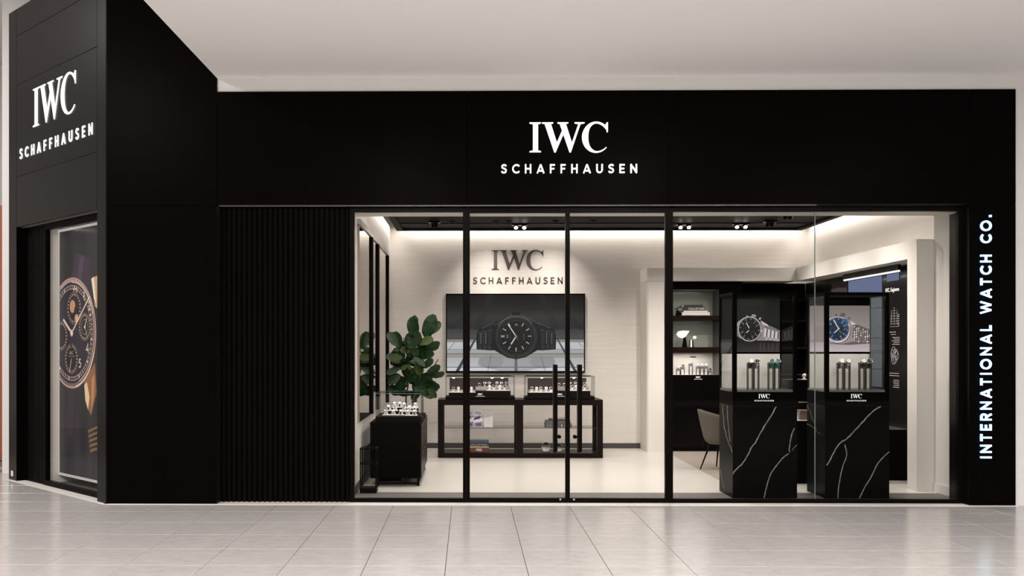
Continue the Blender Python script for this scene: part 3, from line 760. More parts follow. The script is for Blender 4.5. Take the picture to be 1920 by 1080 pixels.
def sign_vert(s):
    fn = lambda a, b, d: (XP(1857.0, YF)-b, YF-d, a)     # reads upwards: text x -> world z, text up -> world -x
    z0, z1 = ZP(1847, 859, YF), ZP(1847, 403.5, YF); h = XP(1856.5, YF)-XP(1836, YF)
    for mb in word_letters('INTERNATIONAL WATCH CO.', z0, z1, 0, h, fn, .014, .03, .175): mb.build('letter', 'letterb', s)
    for mb in word_letters('INTERNATIONAL WATCH CO.', z0, z1, 0, h, fn, .008, .012, .16): mb.build('halo_backing', 'letterbh', s)
sign('pillar_sign', 'vertical cool white lit INTERNATIONAL WATCH CO. letters on the right black pillar', 'sign', (XP(1847, YF), YF, ZP(1847, 859, YF)), sign_vert)
def sign_wall(s):
    add = lambda mb, m: mb.build('letter', m, s)
    Y = YB
    logo_letters(XP(921.5, Y), XP(1019, Y), ZP(970, 506, Y), add, front(Y), .001, .012, 'bronze',
                 (XP(887, Y), XP(1055, Y), ZP(970, 532.5, Y), ZP(970, 520, Y)-ZP(970, 532.5, Y)), .17)
sign('wall_sign', 'dark bronze IWC SCHAFFHAUSEN letters on the cream rear wall above the screen', 'sign', (XP(970, YB), YB, ZP(970, 532, YB)), sign_wall)

def mini_logo(parent, cx, zb, Y, w, m='whiteprint', name='logo'):
    """small printed logo plate: all letters of it are one part"""
    g = MB()
    def add(mb, mm): g.add(mb.v, mb.f)
    iw = w*.58
    logo_letters(cx-iw/2, cx+iw/2, zb+w*.16, add, front(Y), .0005, .0018, m, (cx-w/2, cx+w/2, zb, w*.068), .22)
    return g.build(name, m, parent, 'white IWC SCHAFFHAUSEN print')

# ================================================================== SCREEN
Yt = YB-.075
tx0_, tx1_ = XP(836, Yt), XP(1097, Yt); tz1, tz0 = ZP(966, 550.5, Yt), ZP(966, 699, Yt)
tv = thing('wall_screen', 'large wall screen showing a black steel watch on a pale tiled floor', 'screen', ((tx0_+tx1_)/2, YB, tz0))
B(tx0_+.1, tx1_-.1, Yt+.05, YB, tz0+.15, tz1-.15).build('wall_mount', 'black', tv)
B(tx0_, tx1_, Yt+.004, Yt+.05, tz0, tz1).build('housing', 'black', tv)
g = MB(); b = .018
g.box(tx0_, tx0_+b, Yt-.004, Yt+.004, tz0, tz1); g.box(tx1_-b, tx1_, Yt-.004, Yt+.004, tz0, tz1)
g.box(tx0_+b, tx1_-b, Yt-.004, Yt+.004, tz1-b, tz1); g.box(tx0_+b, tx1_-b, Yt-.004, Yt+.004, tz0, tz0+b*1.6)
g.build('bezel', 'bmetal', tv)
sx0, sx1, sz0, sz1 = tx0_+b, tx1_-b, tz0+b*1.6, tz1-b
Tt = lambda x, y: ((x-107)/(1640-107)*(sx1-sx0), (935-y)/(935-75)*(sz1-sz0))
cv = Cv(sx1-sx0, sz1-sz0, 250, Tt, (40, 40, 41), ss=3)
cv.grad(75, (9, 9, 9), 180, (28, 28, 28)); cv.grad(180, (28, 28, 28), 330, (50, 50, 51)); cv.grad(330, (50, 50, 51), 460, (44, 44, 45)); cv.grad(460, (62, 62, 64), 574, (84, 84, 87))
for p in ([(107, 460), (260, 330), (330, 330), (170, 470)], [(1640, 460), (1520, 330), (1450, 330), (1600, 480)], [(560, 75), (640, 75), (480, 470), (400, 470)], [(1200, 75), (1130, 75), (1290, 470), (1370, 470)]): cv.poly(p, (36, 36, 36), .5)
cv.grad(574, (150, 146, 138), 610, (150, 146, 138)); cv.grad(610, (206, 207, 209), 690, (200, 201, 203)); cv.grad(690, (180, 181, 183), 740, (170, 170, 172))
cv.grad(740, (168, 162, 152), 782, (168, 162, 152)); cv.grad(782, (186, 186, 189), 888, (204, 204, 207)); cv.grad(888, (216, 217, 219), 935, (222, 223, 225))
cv.poly([(470, 780), (880, 730), (1300, 780), (1320, 860), (1000, 935), (700, 935), (450, 870)], (150, 150, 152), .55)
cv.ell(600, 830, 140, 75, (150, 150, 152), .6); cv.ell(1180, 830, 140, 75, (150, 150, 152), .6)
for y, w, c in ((574, 6, 20), (608, 2, 110), (690, 4, 95), (742, 6, 60), (782, 2, 110), (890, 6, 60)): cv.line([(107, y), (1640, y)], w, (c, c, c))
for p in ([(195, 612), (130, 690)], [(1575, 612), (1625, 660)], [(600, 750), (565, 935)], [(1165, 790), (1206, 935)]): cv.line(p, 4, (70, 70, 72))
cv.poly([(412, 576), (436, 576), (244, 935), (204, 935)], (72, 72, 74)); cv.poly([(1336, 576), (1352, 576), (1560, 935), (1525, 935)], (72, 72, 74))
cv.poly([(865, 800), (894, 800), (898, 935), (862, 935)], (112, 112, 115))
for s_ in (1, -1):       # bracelet, mirrored
    mx = lambda x: x if s_ == 1 else 1764-x
    m_ = lambda pts: [(mx(x), y) for x, y in pts]
    cv.poly(m_([(452, 470), (520, 430), (650, 375), (700, 380), (660, 700), (590, 702), (440, 692), (436, 560)]), (30, 30, 31))
    for x0, x1, y0 in ((455, 488, 500), (497, 545, 485), (560, 620, 470)):
        cv.poly(m_([(x0, y0), (x1, y0), (x1, 632), (x0, 632)]), (44, 44, 46)); cv.line(m_([(x1, y0+6), (x1-2, 628)]), 6, (120, 120, 122))
        cv.line(m_([(x0, y0), (x1, y0)]), 5, (86, 86, 88)); cv.line(m_([(x0-4, y0), (x0-4, 640)]), 6, (8, 8, 8))
    for x0 in (455, 510, 560): cv.poly(m_([(x0, 640), (x0+40, 640), (x0+38, 692), (x0+4, 690)]), (50, 50, 52))
    cv.line(m_([(640, 388), (560, 425), (500, 455)]), 5, (110, 110, 112))
cv.poly([(845, 266), (922, 266), (930, 306), (838, 306)], (14, 14, 14)); cv.line([(850, 272), (918, 272)], 6, (52, 52, 53))
cv.poly([(700, 365), (838, 292), (930, 292), (1065, 365), (1115, 400), (1160, 500), (1158, 640), (1110, 705), (985, 780), (885, 802), (790, 786), (650, 708), (615, 650), (610, 500), (650, 405)], (26, 26, 27))
cv.line([(640, 420), (760, 345), (838, 296)], 6, (96, 96, 98)); cv.line([(930, 296), (1010, 335), (1140, 410)], 6, (96, 96, 98))
cv.ell(883, 552, 236, 243, (46, 46, 48)); cv.ell(883, 552, 222, 228, (58, 58, 60)); cv.ell(882, 549, 205, 208, (38, 38, 39))
cv.ring(883, 552, 230, 236, 6, (118, 118, 120), 1, 0, -150, -40); cv.ring(883, 552, 212, 214, 4, (24, 24, 24))
for a in (20, 92, 164, 236, 308): cv.ell(883+214*math.cos(math.radians(a)), 552+216*math.sin(math.radians(a)), 9, 9, (20, 20, 20))
cv.ell(881, 545, 190, 190, (10, 10, 10)); cv.ell(881, 543, 182, 182, (24, 24, 25))
for i in range(-6, 7):
    for j in range(-6, 7):
        if (i+j) % 2 == 0 and i*i+j*j < 33: cv.poly([(881+i*26, 543+j*26), (903+i*26, 543+j*26), (903+i*26, 565+j*26), (881+i*26, 565+j*26)], (36, 36, 37), .8)
cv.ring(881, 543, 178, 178, 5, (70, 70, 72))
for k in range(60):
    a = math.radians(k*6); cv.line([(881+172*math.cos(a), 543+172*math.sin(a)), (881+177*math.cos(a), 543+177*math.sin(a))], 2, (120, 120, 120))
for k in range(12):
    a = math.radians(k*30)
    if k == 9: continue
    r0 = 128 if k else 132
    if k == 6:
        for dy in (-7, 7): cv.line([(881-168, 543+dy), (881-128, 543+dy)], 7, (205, 203, 198))
        continue
    cv.line([(881+r0*math.cos(a), 543+r0*math.sin(a)), (881+168*math.cos(a), 543+168*math.sin(a))], 9, (205, 203, 198))
cv.poly([(864, 398), (898, 398), (898, 428), (864, 428)], (58, 58, 60)); cv.text('13', 870, 894, 424, 20, (190, 190, 190))
cv.line([(881, 543), (790, 408)], 12, (212, 210, 205)); cv.line([(881, 543), (824, 634)], 14, (212, 210, 205)); cv.line([(881, 543), (905, 590)], 5, (120, 120, 120)); cv.ell(881, 543, 14, 14, (120, 120, 122))
for x_, w_ in ((780, 8), (790, 6), (815, 2)): cv.line([(x_, 520 if x_ != 815 else 500), (x_, 566 if x_ != 815 else 590)], w_, (118, 118, 118))
cv.line([(968, 510), (966, 586)], 7, (96, 96, 96)); 
cv.mesh('screen_image', attr_mat('screen_image', emit=.85, rough=.2), lambda u, v: (sx0+u, Yt-.001, sz0+v), tv)

# ================================================================== CONSOLE TABLE
c0Y = PF(877, 859)[1]; c1Y = c0Y+.60
cx0, cx1 = XP(821, c0Y), XP(1130.5, c0Y); cz = ZP(877, 749.5, c0Y)
ct = thing('console_table', 'long dark wooden open console below the wall screen', 'table', ((cx0+cx1)/2, c0Y, 0))
w = (XP(831.5, c0Y)-XP(821, c0Y)); zb0 = ZP(877, 849.5, c0Y); zt0 = ZP(877, 759.8, c0Y)
B(cx0, cx1, c0Y, c1Y, zt0, cz, c=.003).build('tabletop', 'dwood', ct)
B(cx0, cx1, c0Y, c1Y, .004, zb0, c=.003).build('base_board', 'dwood', ct)
mxa, mxb = XP(967.5, c0Y), XP(981, c0Y)
for a, b in ((cx0, cx0+w), (mxa, mxb), (cx1-w, cx1)):
    for y0, y1 in ((c0Y, c0Y+w), (c1Y-w, c1Y)): B(a, b, y0, y1, zb0, zt0, c=.002).build('leg', 'dwood', ct)
zsh = ZP(877, 801.5, c0Y+.1)
for a, b in ((cx0+w, mxa), (mxb, cx1-w)):
    g = MB(); g.box(a, b, c0Y+.05, c1Y-.03, zsh-.008, zsh-.001); g.build('glass_shelf', 'vglass', ct)
    B(a, b, c0Y+.049, c0Y+.052, zsh-.008, zsh-.001).build('shelf_edge', 'basebd', ct)

# ---- watches and stands
def make_watch(dial, strap, name='wristwatch'):
    """watch lying over the top of a stand, dial towards the viewer; 4 cm wide"""
    r = thing(name, '', 'watch')
    g = MB(); g.lathe((0, 0, 0), [(.001, -.004), (.019, -.004), (.021, 0), (.0195, .006), (.0175, .0065), (.0165, .004), (.001, .004)], 16)
    g.v = [(x, -z-.021, y) for x, y, z in g.v]; g.box(.020, .0245, -.023, -.018, -.003, .003); g.build('watch_case', 'steel', r)
    d = MB().cyl((0, -.0251, 0), (0, -.0257, 0), .0163, 16); dd = d.build('dial', dial, r)
    h = MB(); h.box(-.0007, .0007, -.0264, -.0258, 0, .013); h.box(0, .009, -.0264, -.0258, -.0007, .0007); h.build('hand', 'whiteprint', dd)
    s = MB(); n = 14; R = .030
    for k in range(n):
        a0 = math.radians(-90+40+280*k/n); a1 = math.radians(-90+40+280*(k+1)/n)
        f = lambda a, rr: (rr*math.sin(a)*1.0, rr*math.cos(a))
        # loop in the y-z plane
        q = [(-.009, R, a0), (.009, R, a0), (.009, R, a1), (-.009, R, a1)]
        vs = []
        for rr in (R, R-.003):
            for (x, _, a) in q: vs.append((x, .009-rr*math.cos(a+math.pi/2)*0+ -rr*math.sin(a+math.pi)*-1*0 + rr*math.sin(a+math.pi/2)*.8, rr*math.cos(a+math.pi/2)))
        s.add(vs, [(0, 1, 2, 3), (7, 6, 5, 4), (0, 4, 5, 1), (2, 6, 7, 3), (1, 5, 6, 2), (0, 3, 7, 4)])
    s.build('strap', strap, r)
    return r
WT = {}
def watch(kind, loc, label, group, tilt=0, sc=1.0, rz=0):
    if kind not in WT:
        WT[kind] = make_watch(*{'steel': ('dialb', 'steel'), 'white': ('whiteprint', 'straps'), 'green': ('dialg', 'strapg'), 'black': ('dialb', 'straps'), 'silver': ('whiteprint', 'steel')}[kind]); w = WT[kind]
        w.location = loc; w['label'] = label; w['group'] = group; WL[w.name] = Vector(loc)
    else: w = copy_tree(WT[kind], loc, label, group=group)
    w.rotation_euler = (tilt, 0, rz); w.scale = (sc,)*3
    return w
CS = {}
LW = []
def lowpad(loc, label, group):
    if LW: return copy_tree(LW[0], loc, label, group=group)
    r = thing('watch_pillow', label, 'pillow', loc, group); L0 = Vector(loc)
    MB().cyl(L0+Vector((-.022, 0, .016)), L0+Vector((.022, 0, .016)), .014, 12).build('cushion', 'wcush', r)
    B(loc[0]-.034, loc[0]+.034, loc[1]-.024, loc[1]+.024, loc[2], loc[2]+.004, c=.001).build('pad', 'wcush', r)
    LW.append(r); return r
def cstand(kind, loc, label, group):
    """small C shaped watch cushion on a foot plate"""
    if kind not in CS:
        r = thing('watch_stand', label, 'stand', loc, group); m = {'w': 'wcush', 'g': 'gcush'}[kind]
        g = MB(); g.cyl(Vector(loc)+Vector((-.020, .004, .052)), Vector(loc)+Vector((.020, .004, .052)), .019, 14); g.build('cushion', m, r)
        B(loc[0]-.012, loc[0]+.012, loc[1]-.006, loc[1]+.016, loc[2]+.006, loc[2]+.036).build('neck', m, r)
        B(loc[0]-.026, loc[0]+.026, loc[1]-.028, loc[1]+.030, loc[2], loc[2]+.007, c=.002).build('foot', m, r)
        CS[kind] = r
        return r
    return copy_tree(CS[kind], loc, label, group=group)

def vitrine(px0, px1, word, spots, rows, lx):
    Y0 = c0Y+.06; Y1 = c0Y+.50
    a, b = XP(px0, Y0), XP(px1, Y0); z = cz
    v = thing('display_vitrine', word+' glass counter vitrine with black base on the console table', 'vitrine', ((a+b)/2, Y0, z), 'glass vitrines on the console table')
    B(a, b, Y0, Y1, z+.001, z+.042, c=.008).build('base', 'vbase', v)
    zt_ = ZP(877, 706.5, Y0); e = .03
    g = MB(); t = .006; ga, gb = a+.004, b-.004
    g.box(ga, gb, Y0+.01, Y0+.01+t, z+.042, zt_); g.box(ga, ga+t, Y0+.01+t, Y1-.03, z+.042, zt_); g.box(gb-t, gb, Y0+.01+t, Y1-.03, z+.042, zt_)
    g.box(ga, gb, Y0+.01, Y1-.03, zt_, zt_+t); g.build('glass_cover', 'vglass', v)
    g = MB(); k = .004
    for x in (ga, gb-k):
        g.box(x, x+k, Y0+.006, Y0+.0095, z+.042, zt_+t); g.box(x, x+k, Y1-.033, Y1-.029, z+.042, zt_)
        g.box(x, x+k, Y0+.01, Y1-.03, zt_+t, zt_+t+.002)
    g.box(ga, gb, Y0+.006, Y0+.0095, zt_-.002, zt_+t); g.build('glass_edge', 'gedge', v)
    B(a+.055, b-.085, Y1-.06, Y1-.045, z+.042, zt_-.03).build('back_panel', 'vback', v)
    B(a+.01, b-.06, Y0+.02, Y0+.05, zt_+.008, zt_+.02).build('light_bar', 'bmetal', v)
    # stepped display
    zs0 = ZP(877, 736, Y0+.04); zs1 = ZP(877, 727.5, Y0+.20); mid = XP(px0+57, Y0)
    xr = b-.065
    B(a+.05, mid, Y0+.03, Y1-.09, z+.042, zs0, c=.003).build('display_step', 'vbase', v)
    B(mid, xr, Y0+.03, Y1-.09, z+.042, ZP(877, 732.5, Y0+.04), c=.003).build('display_step', 'vbase', v)
    B(a+.052, mid-.002, Y0+.033, Y0+.14, zs0, zs0+.006).build('tray', 'wcush', v)
    zc = ZP(877, 728.5, Y0+.05)
    B(mid+.01, mid+.15, Y0+.035, Y0+.16, ZP(877, 732.5, Y0+.04), zc, c=.002).build('plinth', 'gcush', v)
    B(mid+.155, xr-.01, Y0+.033, Y0+.15, ZP(877, 732.5, Y0+.04), ZP(877, 732.5, Y0+.04)+.006).build('tray', 'wcush', v)
    zr_ = ZP(877, 724.8, Y0+.28)
    B(mid+.0, xr-.0, Y0+.24, Y0+.33, ZP(877, 732.5, Y0+.04), zr_, c=.002).build('rear_shelf', 'gcush', v)
    B(a+.052, mid-.005, Y0+.2, Y0+.30, zs0, ZP(877, 731, Y0+.24), c=.002).build('rear_shelf', 'gcush', v)
    mini_logo(v, XP(lx, Y0), ZP(877, 743.6, Y0+.028), Y0+.029, .125, 'letter')
    for i, sx in enumerate(spots):
        x = XP(sx, Y0+.035); s = MB(); s.cyl((x, Y0+.035, zt_-.010), (x, Y0+.035, zt_+.008), .020, 16); s.build('spot_head', 'bmetal', v)
        d = MB(); d.lathe((x, Y0+.035, zt_-.0105), [(.0001, -.016), (.012, -.013), (.0185, -.005), (.019, 0)], 14); d.build('spot_lens', 'lens2', v)
    area('vitrine_light', ((a+b)/2-.02, Y0+.10, zt_-.012), (b-a)*.8, .03, 1.5, WARM)
    W_ = {'f': (Y0+.085, zs0+.006, 'w', 'front row'), 'c': (Y0+.09, zc, 'g', 'raised middle plinth'), 'r': (Y0+.285, zr_, 'g', 'rear shelf'), 'm': (Y0+.085, ZP(877, 732.5, Y0+.04)+.006, 'w', 'right tray')}
    cnt = {}; tot = {r: sum(1 for q in rows if q[1] == r) for r in 'fcrm'}
    for px, row, kind in rows:
        y, zz, ck, rn_ = W_[row]; x = XP(px, y); cnt[row] = cnt.get(row, 0)+1
        o_ = '' if tot[row] == 1 else ORD[cnt[row]-1]+' from left, '
        cstand(ck, (x, y, zz), f'{"white" if ck == "w" else "grey"} watch cushion, {o_}{rn_} of the {word} console vitrine', f'cushions, {rn_}, {word} console vitrine')
        watch(kind, (x, y+.004, zz+.052), f'{"steel" if kind in ("steel", "silver") else "dark strapped"} wristwatch, {o_}{rn_} of the {word} console vitrine', f'watches, {rn_}, {word} console vitrine', tilt=-.25)
M['lens2'] = emit_mat('vitrine_spot_lens', (1, .95, .85), 9)
vitrine(835, 966, 'left', (850.5, 922.5, 941.5), [(850, 'f', 'steel'), (859.5, 'f', 'silver'), (873, 'f', 'steel'), (884, 'f', 'silver'), (899, 'c', 'steel'), (909, 'r', 'steel'), (917, 'r', 'black'), (931.5, 'r', 'steel'), (940, 'r', 'black'), (949, 'r', 'steel'), (918, 'm', 'silver'), (926, 'm', 'steel'), (937, 'm', 'silver'), (946, 'm', 'steel')], 900.5)
vitrine(985, 1116, 'right', (1016, 1076), [(997, 'f', 'steel'), (1006, 'f', 'silver'), (1014, 'f', 'steel'), (1024, 'f', 'silver'), (1033, 'f', 'steel'), (1048, 'c', 'steel'), (1058, 'c', 'black'), (1068, 'r', 'steel'), (1078, 'r', 'black'), (1096, 'r', 'steel'), (1066, 'm', 'silver'), (1073, 'm', 'steel'), (1081, 'm', 'silver'), (1096, 'm', 'steel')], 1050.5)

# ---- things in the console
def book(name, x0, x1, y0, y1, z0, z1, cover, label, stripe=None, group=None, text=None, tcol='gold'):
    o = thing(name, label, 'book', ((x0+x1)/2, y0, z0), group)
    g = MB(); t = min(.003, (z1-z0)*.12); g.box(x0, x1, y0, y1, z0, z0+t); g.box(x0, x1, y0, y1, z1-t, z1); g.box(x0, x1, y0, y0+.003, z0+t, z1-t); g.build('cover', cover, o)
    B(x0+.003, x1-.003, y0+.003, y1-.003, z0+t, z1-t).build('pages', 'paper', o)
    if text:
        g = MB(); h = (z1-z0)*.55; ax, bx = text[1], text[2]
        for mb in word_letters(text[0], x0+(x1-x0)*ax, x0+(x1-x0)*bx, z0+(z1-z0)*.22, h, front(y0), .0003, .0012, .2): g.add(mb.v, mb.f)
        g.build('spine_lettering', tcol, o)
    return o
ys_ = c0Y+.13
def Zs(py, Y=None): return ZP(877, py, Y or ys_)
zb_ = zb0
a, b = XP(870, ys_), XP(917, ys_)
h0 = zb_+.001
book('coffee_table_book', a, b, ys_, ys_+.26, h0, h0+.066, 'brownbook', 'thick brown book with pale lettering at the bottom of the left console bay', text=('PIRES', .48, .72), tcol='paper')
book('coffee_table_book', a-.01, b-.002, ys_+.003, ys_+.24, h0+.067, h0+.079, 'paper', 'thin pale book between two thick ones in the left console bay')
book('coffee_table_book', a+.0, b-.001, ys_, ys_+.25, h0+.080, h0+.130, 'blackbook', 'black book with gold lettering in the left console bay', text=('COLLOTYPIES', .26, .92))
book('coffee_table_book', a+.0, b-.002, ys_+.002, ys_+.25, h0+.131, h0+.160, 'bluebook', 'blue book on top of the stack in the left console bay')
a, b = XP(1022, ys_), XP(1072, ys_); h1 = zsh
book('boxed_book', a, b, ys_, ys_+.22, h1, h1+.056, 'greybook', 'grey white-lined book at the foot of the right glass shelf stack', text=('IIII EII', .1, .85), tcol='paper')
book('boxed_book', a+.01, b-.02, ys_, ys_+.22, h1+.057, h1+.095, 'greybook', 'grey white-lined book, middle of the right glass shelf stack', text=('II EIII', .1, .8), tcol='paper')
book('boxed_book', a+.06, b-.03, ys_, ys_+.20, h1+.096, h1+.122, 'blackbook', 'slim black book topping the shelf stack in the right console bay', text=('EII', .45, .72))
book('boxed_book', a+.09, b-.05, ys_+.02, ys_+.16, h1+.123, h1+.133, 'paper', 'thin white booklet lying on the shelf stack in the right console bay')
# crystal spheres
def sphere(px, py, r, label):
    y = ys_+.02; x = XP(px, y); z = zb_+r+.001
    o = thing('crystal_ball', label, 'ornament', (x, y, zb_))
    g = MB(); g.lathe((x, y, z), [(max(.0002, r*math.sin(math.pi*i/16)), -r*math.cos(math.pi*i/16)) for i in range(17)], 28); g.build('ball', 'cball', o)
    MB().cyl((x, y, zb_), (x, y, zb_+.008), r*.35, 20).build('foot_ring', 'steel', o)
m, N, L = new_mat('solid_crystal'); bs = N['Principled BSDF']; bs.inputs['Transmission Weight'].default_value = 1; bs.inputs['Roughness'].default_value = 0; bs.inputs['IOR'].default_value = 1.5; M['cball'] = m
sphere(1024, 835, .072, 'larger clear crystal ball in the right console bay')
sphere(1047.5, 836, .060, 'smaller clear crystal ball half behind the left door pull')
# tri-fold brochure
o = thing('folded_brochure', 'white folded brochure with blue watch photo standing on the left glass shelf', 'brochure', (XP(900, ys_+.1), ys_+.1, zsh))
yb = ys_+.05; zt_ = ZP(877, 767.5, yb)
for i, (p0, p1, d0, d1) in enumerate(((870, 888, .05, 0), (888.5, 905, 0, .02), (907, 924, .02, -.01))):
    x0, x1 = XP(p0, yb), XP(p1, yb); g = MB()
    g.add([(x0, yb+d0, zsh), (x1, yb+d1, zsh), (x1, yb+d1, zt_), (x0, yb+d0, zt_), (x0, yb+d0+.003, zsh), (x1, yb+d1+.003, zsh), (x1, yb+d1+.003, zt_), (x0, yb+d0+.003, zt_)],
          [(0, 1, 2, 3), (7, 6, 5, 4), (0, 4, 5, 1), (1, 5, 6, 2), (2, 6, 7, 3), (3, 7, 4, 0)])
    g.build('panel', 'whiteprint', o)
    w_, h_ = x1-x0, zt_-zsh
    c = Cv(w_*.94, h_*.96, 400, lambda x, y: (x*w_*.94, y*h_*.96), (236, 234, 236), ss=2)
    if i < 2:
        c.poly([(0, 0), (1, 0), (1, .3), (0, .22)], (150, 140, 176)); c.poly([(0, .38), (.6, .48), (.75, .65), (0, .6)], (74, 66, 104)); c.poly([(0, .52), (.6, .62), (.6, .66), (0, .56)], (226, 224, 236))
        c.poly([(.5, .4), (1, .6), (1, .66), (.55, .5)], (120, 110, 150)); c.poly([(.1, .75), (.9, .7), (.8, .85), (.1, .9)], (176, 186, 216)); c.poly([(.3, .05), (.9, .05), (.8, .2), (.2, .2)], (108, 96, 140))
    else:
        for k in range(9): c.poly([(.35, .2+.06*k), (.65, .2+.06*k), (.65, .215+.06*k), (.35, .215+.06*k)], (206, 204, 206))
    c.mesh('print', attr_mat('brochure_print', rough=.5), lambda u, v, x0=x0, x1=x1, d0=d0, d1=d1, w_=w_: (x0+w_*.03+u, yb+d0+(d1-d0)*(.03+u/w_)-.001, zsh+h_*.02+v), o)

# ================================================================== LEFT: sideboard, vitrine, umbrella stand, plant
yS0 = PF(790, 912)[1]; yS1 = yS0+1.68
sx0_, sx1_ = XP(694, yS0), XP(790, yS0); sz0_, sz1_ = ZP(740, 897, yS0), ZP(740, 791.7, yS0)
sb_ = thing('sideboard', 'black sideboard with drawers facing into the shop, against the left wall', 'cabinet', ((sx0_+sx1_)/2, yS0, 0))
B(sx0_, sx1_-.02, yS0, yS1, sz0_, sz1_, c=.004).build('body', 'cblack', sb_)
n = 3; dl = (yS1-yS0-.04)/n
for k in range(n):
    for j in range(2):
        z0 = sz0_+.02+j*(sz1_-sz0_-.04)/2; z1 = z0+(sz1_-sz0_-.04)/2-.008
        d = B(sx1_-.02, sx1_, yS0+.02+k*dl, yS0+.02+(k+1)*dl-.008, z0, z1, c=.003).build('drawer', 'dwood', sb_)
        B(sx1_, sx1_+.014, yS0+.02+(k+.4)*dl, yS0+.02+(k+.6)*dl, z1-.05, z1-.036).build('drawer_handle', 'bronze', d)
g = MB(); r = .011
for y in (yS0+.03, yS1-.05):
    for x in (sx0_+.09, sx1_-.035): g = B(x-r, x+r, y-r, y+r, 0, sz0_); g.build('leg', 'bmetal', sb_)
for x in (sx0_+.09, sx1_-.035): B(x-r, x+r, yS0+.03, yS1-.05, .02, .042).build('runner', 'bmetal', sb_)
B(sx0_+.09, sx1_-.035, yS0+.02, yS0+.04, .02, .042).build('runner', 'bmetal', sb_)
MB().box(sx0_+.1, XP(752, yS0), yS0+.1, yS0+.4, sz0_-.045, sz0_).build('cable_box', 'black', sb_)

yv0 = yS0+.03; yv1 = yv0+.62
va, vb = XP(704, yv0), XP(790, yv0)
v = thing('glass_vitrine', 'glass vitrine of watch trays on the black sideboard', 'vitrine', ((va+vb)/2, yv0, sz1_))
zb1 = ZP(740, 781, yv0); ztv = ZP(740, 738.5, yv0)
B(va, vb, yv0, yv1, sz1_+.001, zb1, c=.004).build('base', 'vbase', v)
g = MB(); t = .006
g.box(va, vb, yv0, yv0+t, zb1, ztv); g.box(va, vb, yv1-t, yv1, zb1, ztv); g.box(va, va+t, yv0+t, yv1-t, zb1, ztv); g.box(vb-t, vb, yv0+t, yv1-t, zb1, ztv); g.box(va, vb, yv0, yv1, ztv, ztv+t)
g.build('glass_cover', 'vglass', v)
g = MB(); k = .0035
for x in (va, vb-k):
    for y in (yv0-.001, yv1-.003): g.box(x, x+k, y, y+.004, zb1, ztv+t)
    g.box(x, x+k, yv0, yv1, ztv+t, ztv+t+.0015)
g.box(va, vb, yv0-.001, yv0+.002, ztv, ztv+t+.001); g.box(va, vb, yv1, yv1+.002, ztv, ztv+t+.001); g.build('glass_edge', 'gedge', v)
area('side_vitrine_light', ((va+vb)/2, (yv0+yv1)/2, ztv-.01), .4, .4, .55, WARM)
zt1 = zb1
trays = [(716, 758, .09, .000), (758, 783, .04, .000), (722, 746, .22, .045), (752, 782, .20, .035), (734, 754, .36, .075), (752, 784, .38, .065)]
for i, (p0, p1, dy, dz) in enumerate(trays):
    y = yv0+dy; x0, x1 = XP(p0, y), XP(p1, y); z = zb1+.006+dz
    B(x0, x1, y, y+.10, zb1, z, c=.002).build('riser', 'vbase', v)
    B(x0+.003, x1-.003, y+.003, y+.097, z, z+.006, c=.002).build('tray', 'wcush', v)
    nn = 3 if p1-p0 > 26 else 2
    where = ['front left', 'front right', 'middle left', 'middle right', 'rear left', 'rear right'][i]
    for q in range(nn):
        x = x0+(x1-x0)*(q+.5)/nn
        side = ['left ', 'right ' if nn == 2 else 'middle ', 'right '][q]
        lowpad((x, y+.05, z+.007), f'{side}white watch cushion on the {where} tray of the sideboard vitrine', f'cushions, {where} tray, sideboard vitrine')
        watch(['steel', 'silver', 'white'][(i+q) % 3], (x, y+.046, z+.036), f'{side}small wristwatch on the {where} tray of the sideboard vitrine', f'watches, {where} tray, sideboard vitrine', tilt=-1.0)

yu = PF(690, 926)[1]; ux0, ux1 = XP(674.5, yu), XP(706, yu); ud = .19; uz = ZP(690, 840.5, yu)
u = thing('umbrella_stand', 'slim black metal umbrella stand beside the left glass front', 'stand', ((ux0+ux1)/2, yu, 0))
B(ux0, ux1, yu, yu+ud, .006, .062, c=.003).build('base_tray', 'bmetal', u)
r = .013
for x in (ux0, ux1-r):
    for y in (yu, yu+ud-r): B(x, x+r, y, y+r, .06, uz).build('post', 'bmetal', u)
for z in (uz-r, ZP(690, 871, yu)):
    g = MB(); g.box(ux0, ux1, yu, yu+r, z, z+r); g.box(ux0, ux1, yu+ud-r, yu+ud, z, z+r); g.box(ux0, ux0+r, yu+r, yu+ud-r, z, z+r); g.box(ux1-r, ux1, yu+r, yu+ud-r, z, z+r); g.build('ring', 'bmetal', u)

# ---- fiddle leaf fig
yp = 14.15; xp = -.86
pl = thing('fiddle_leaf_fig', 'tall fiddle leaf fig in a pot behind the sideboard vitrine', 'plant', (xp, yp, 0))
g = MB(); g.lathe((xp, yp, 0), [(.001, .002), (.13, .002), (.17, .34), (.18, .36), (.165, .36), (.155, .31), (.001, .31)], 24); pot = g.build('pot', 'bsatin', pl)
MB().cyl((xp, yp, .311), (xp, yp, .318), .154, 20).build('soil', 'soil', pot)
stems = [[(xp+.02, yp, .31), (-.80, 14.1, .8), (-.66, 14.05, 1.3), (-.52, 14.0, 1.85)], [(xp-.03, yp, .31), (-.88, 14.1, .9), (-.82, 14.1, 1.3), (-.92, 14.1, 1.75)],
         [(xp, yp+.02, .31), (-.75, 14.2, .9), (-.58, 14.1, 1.2), (-.42, 14.0, 1.45)]]
for s in stems: MB().tube([Vector(a) for a in s], [.016, .013, .010, .006], 8).build('stem', 'bark', pl)
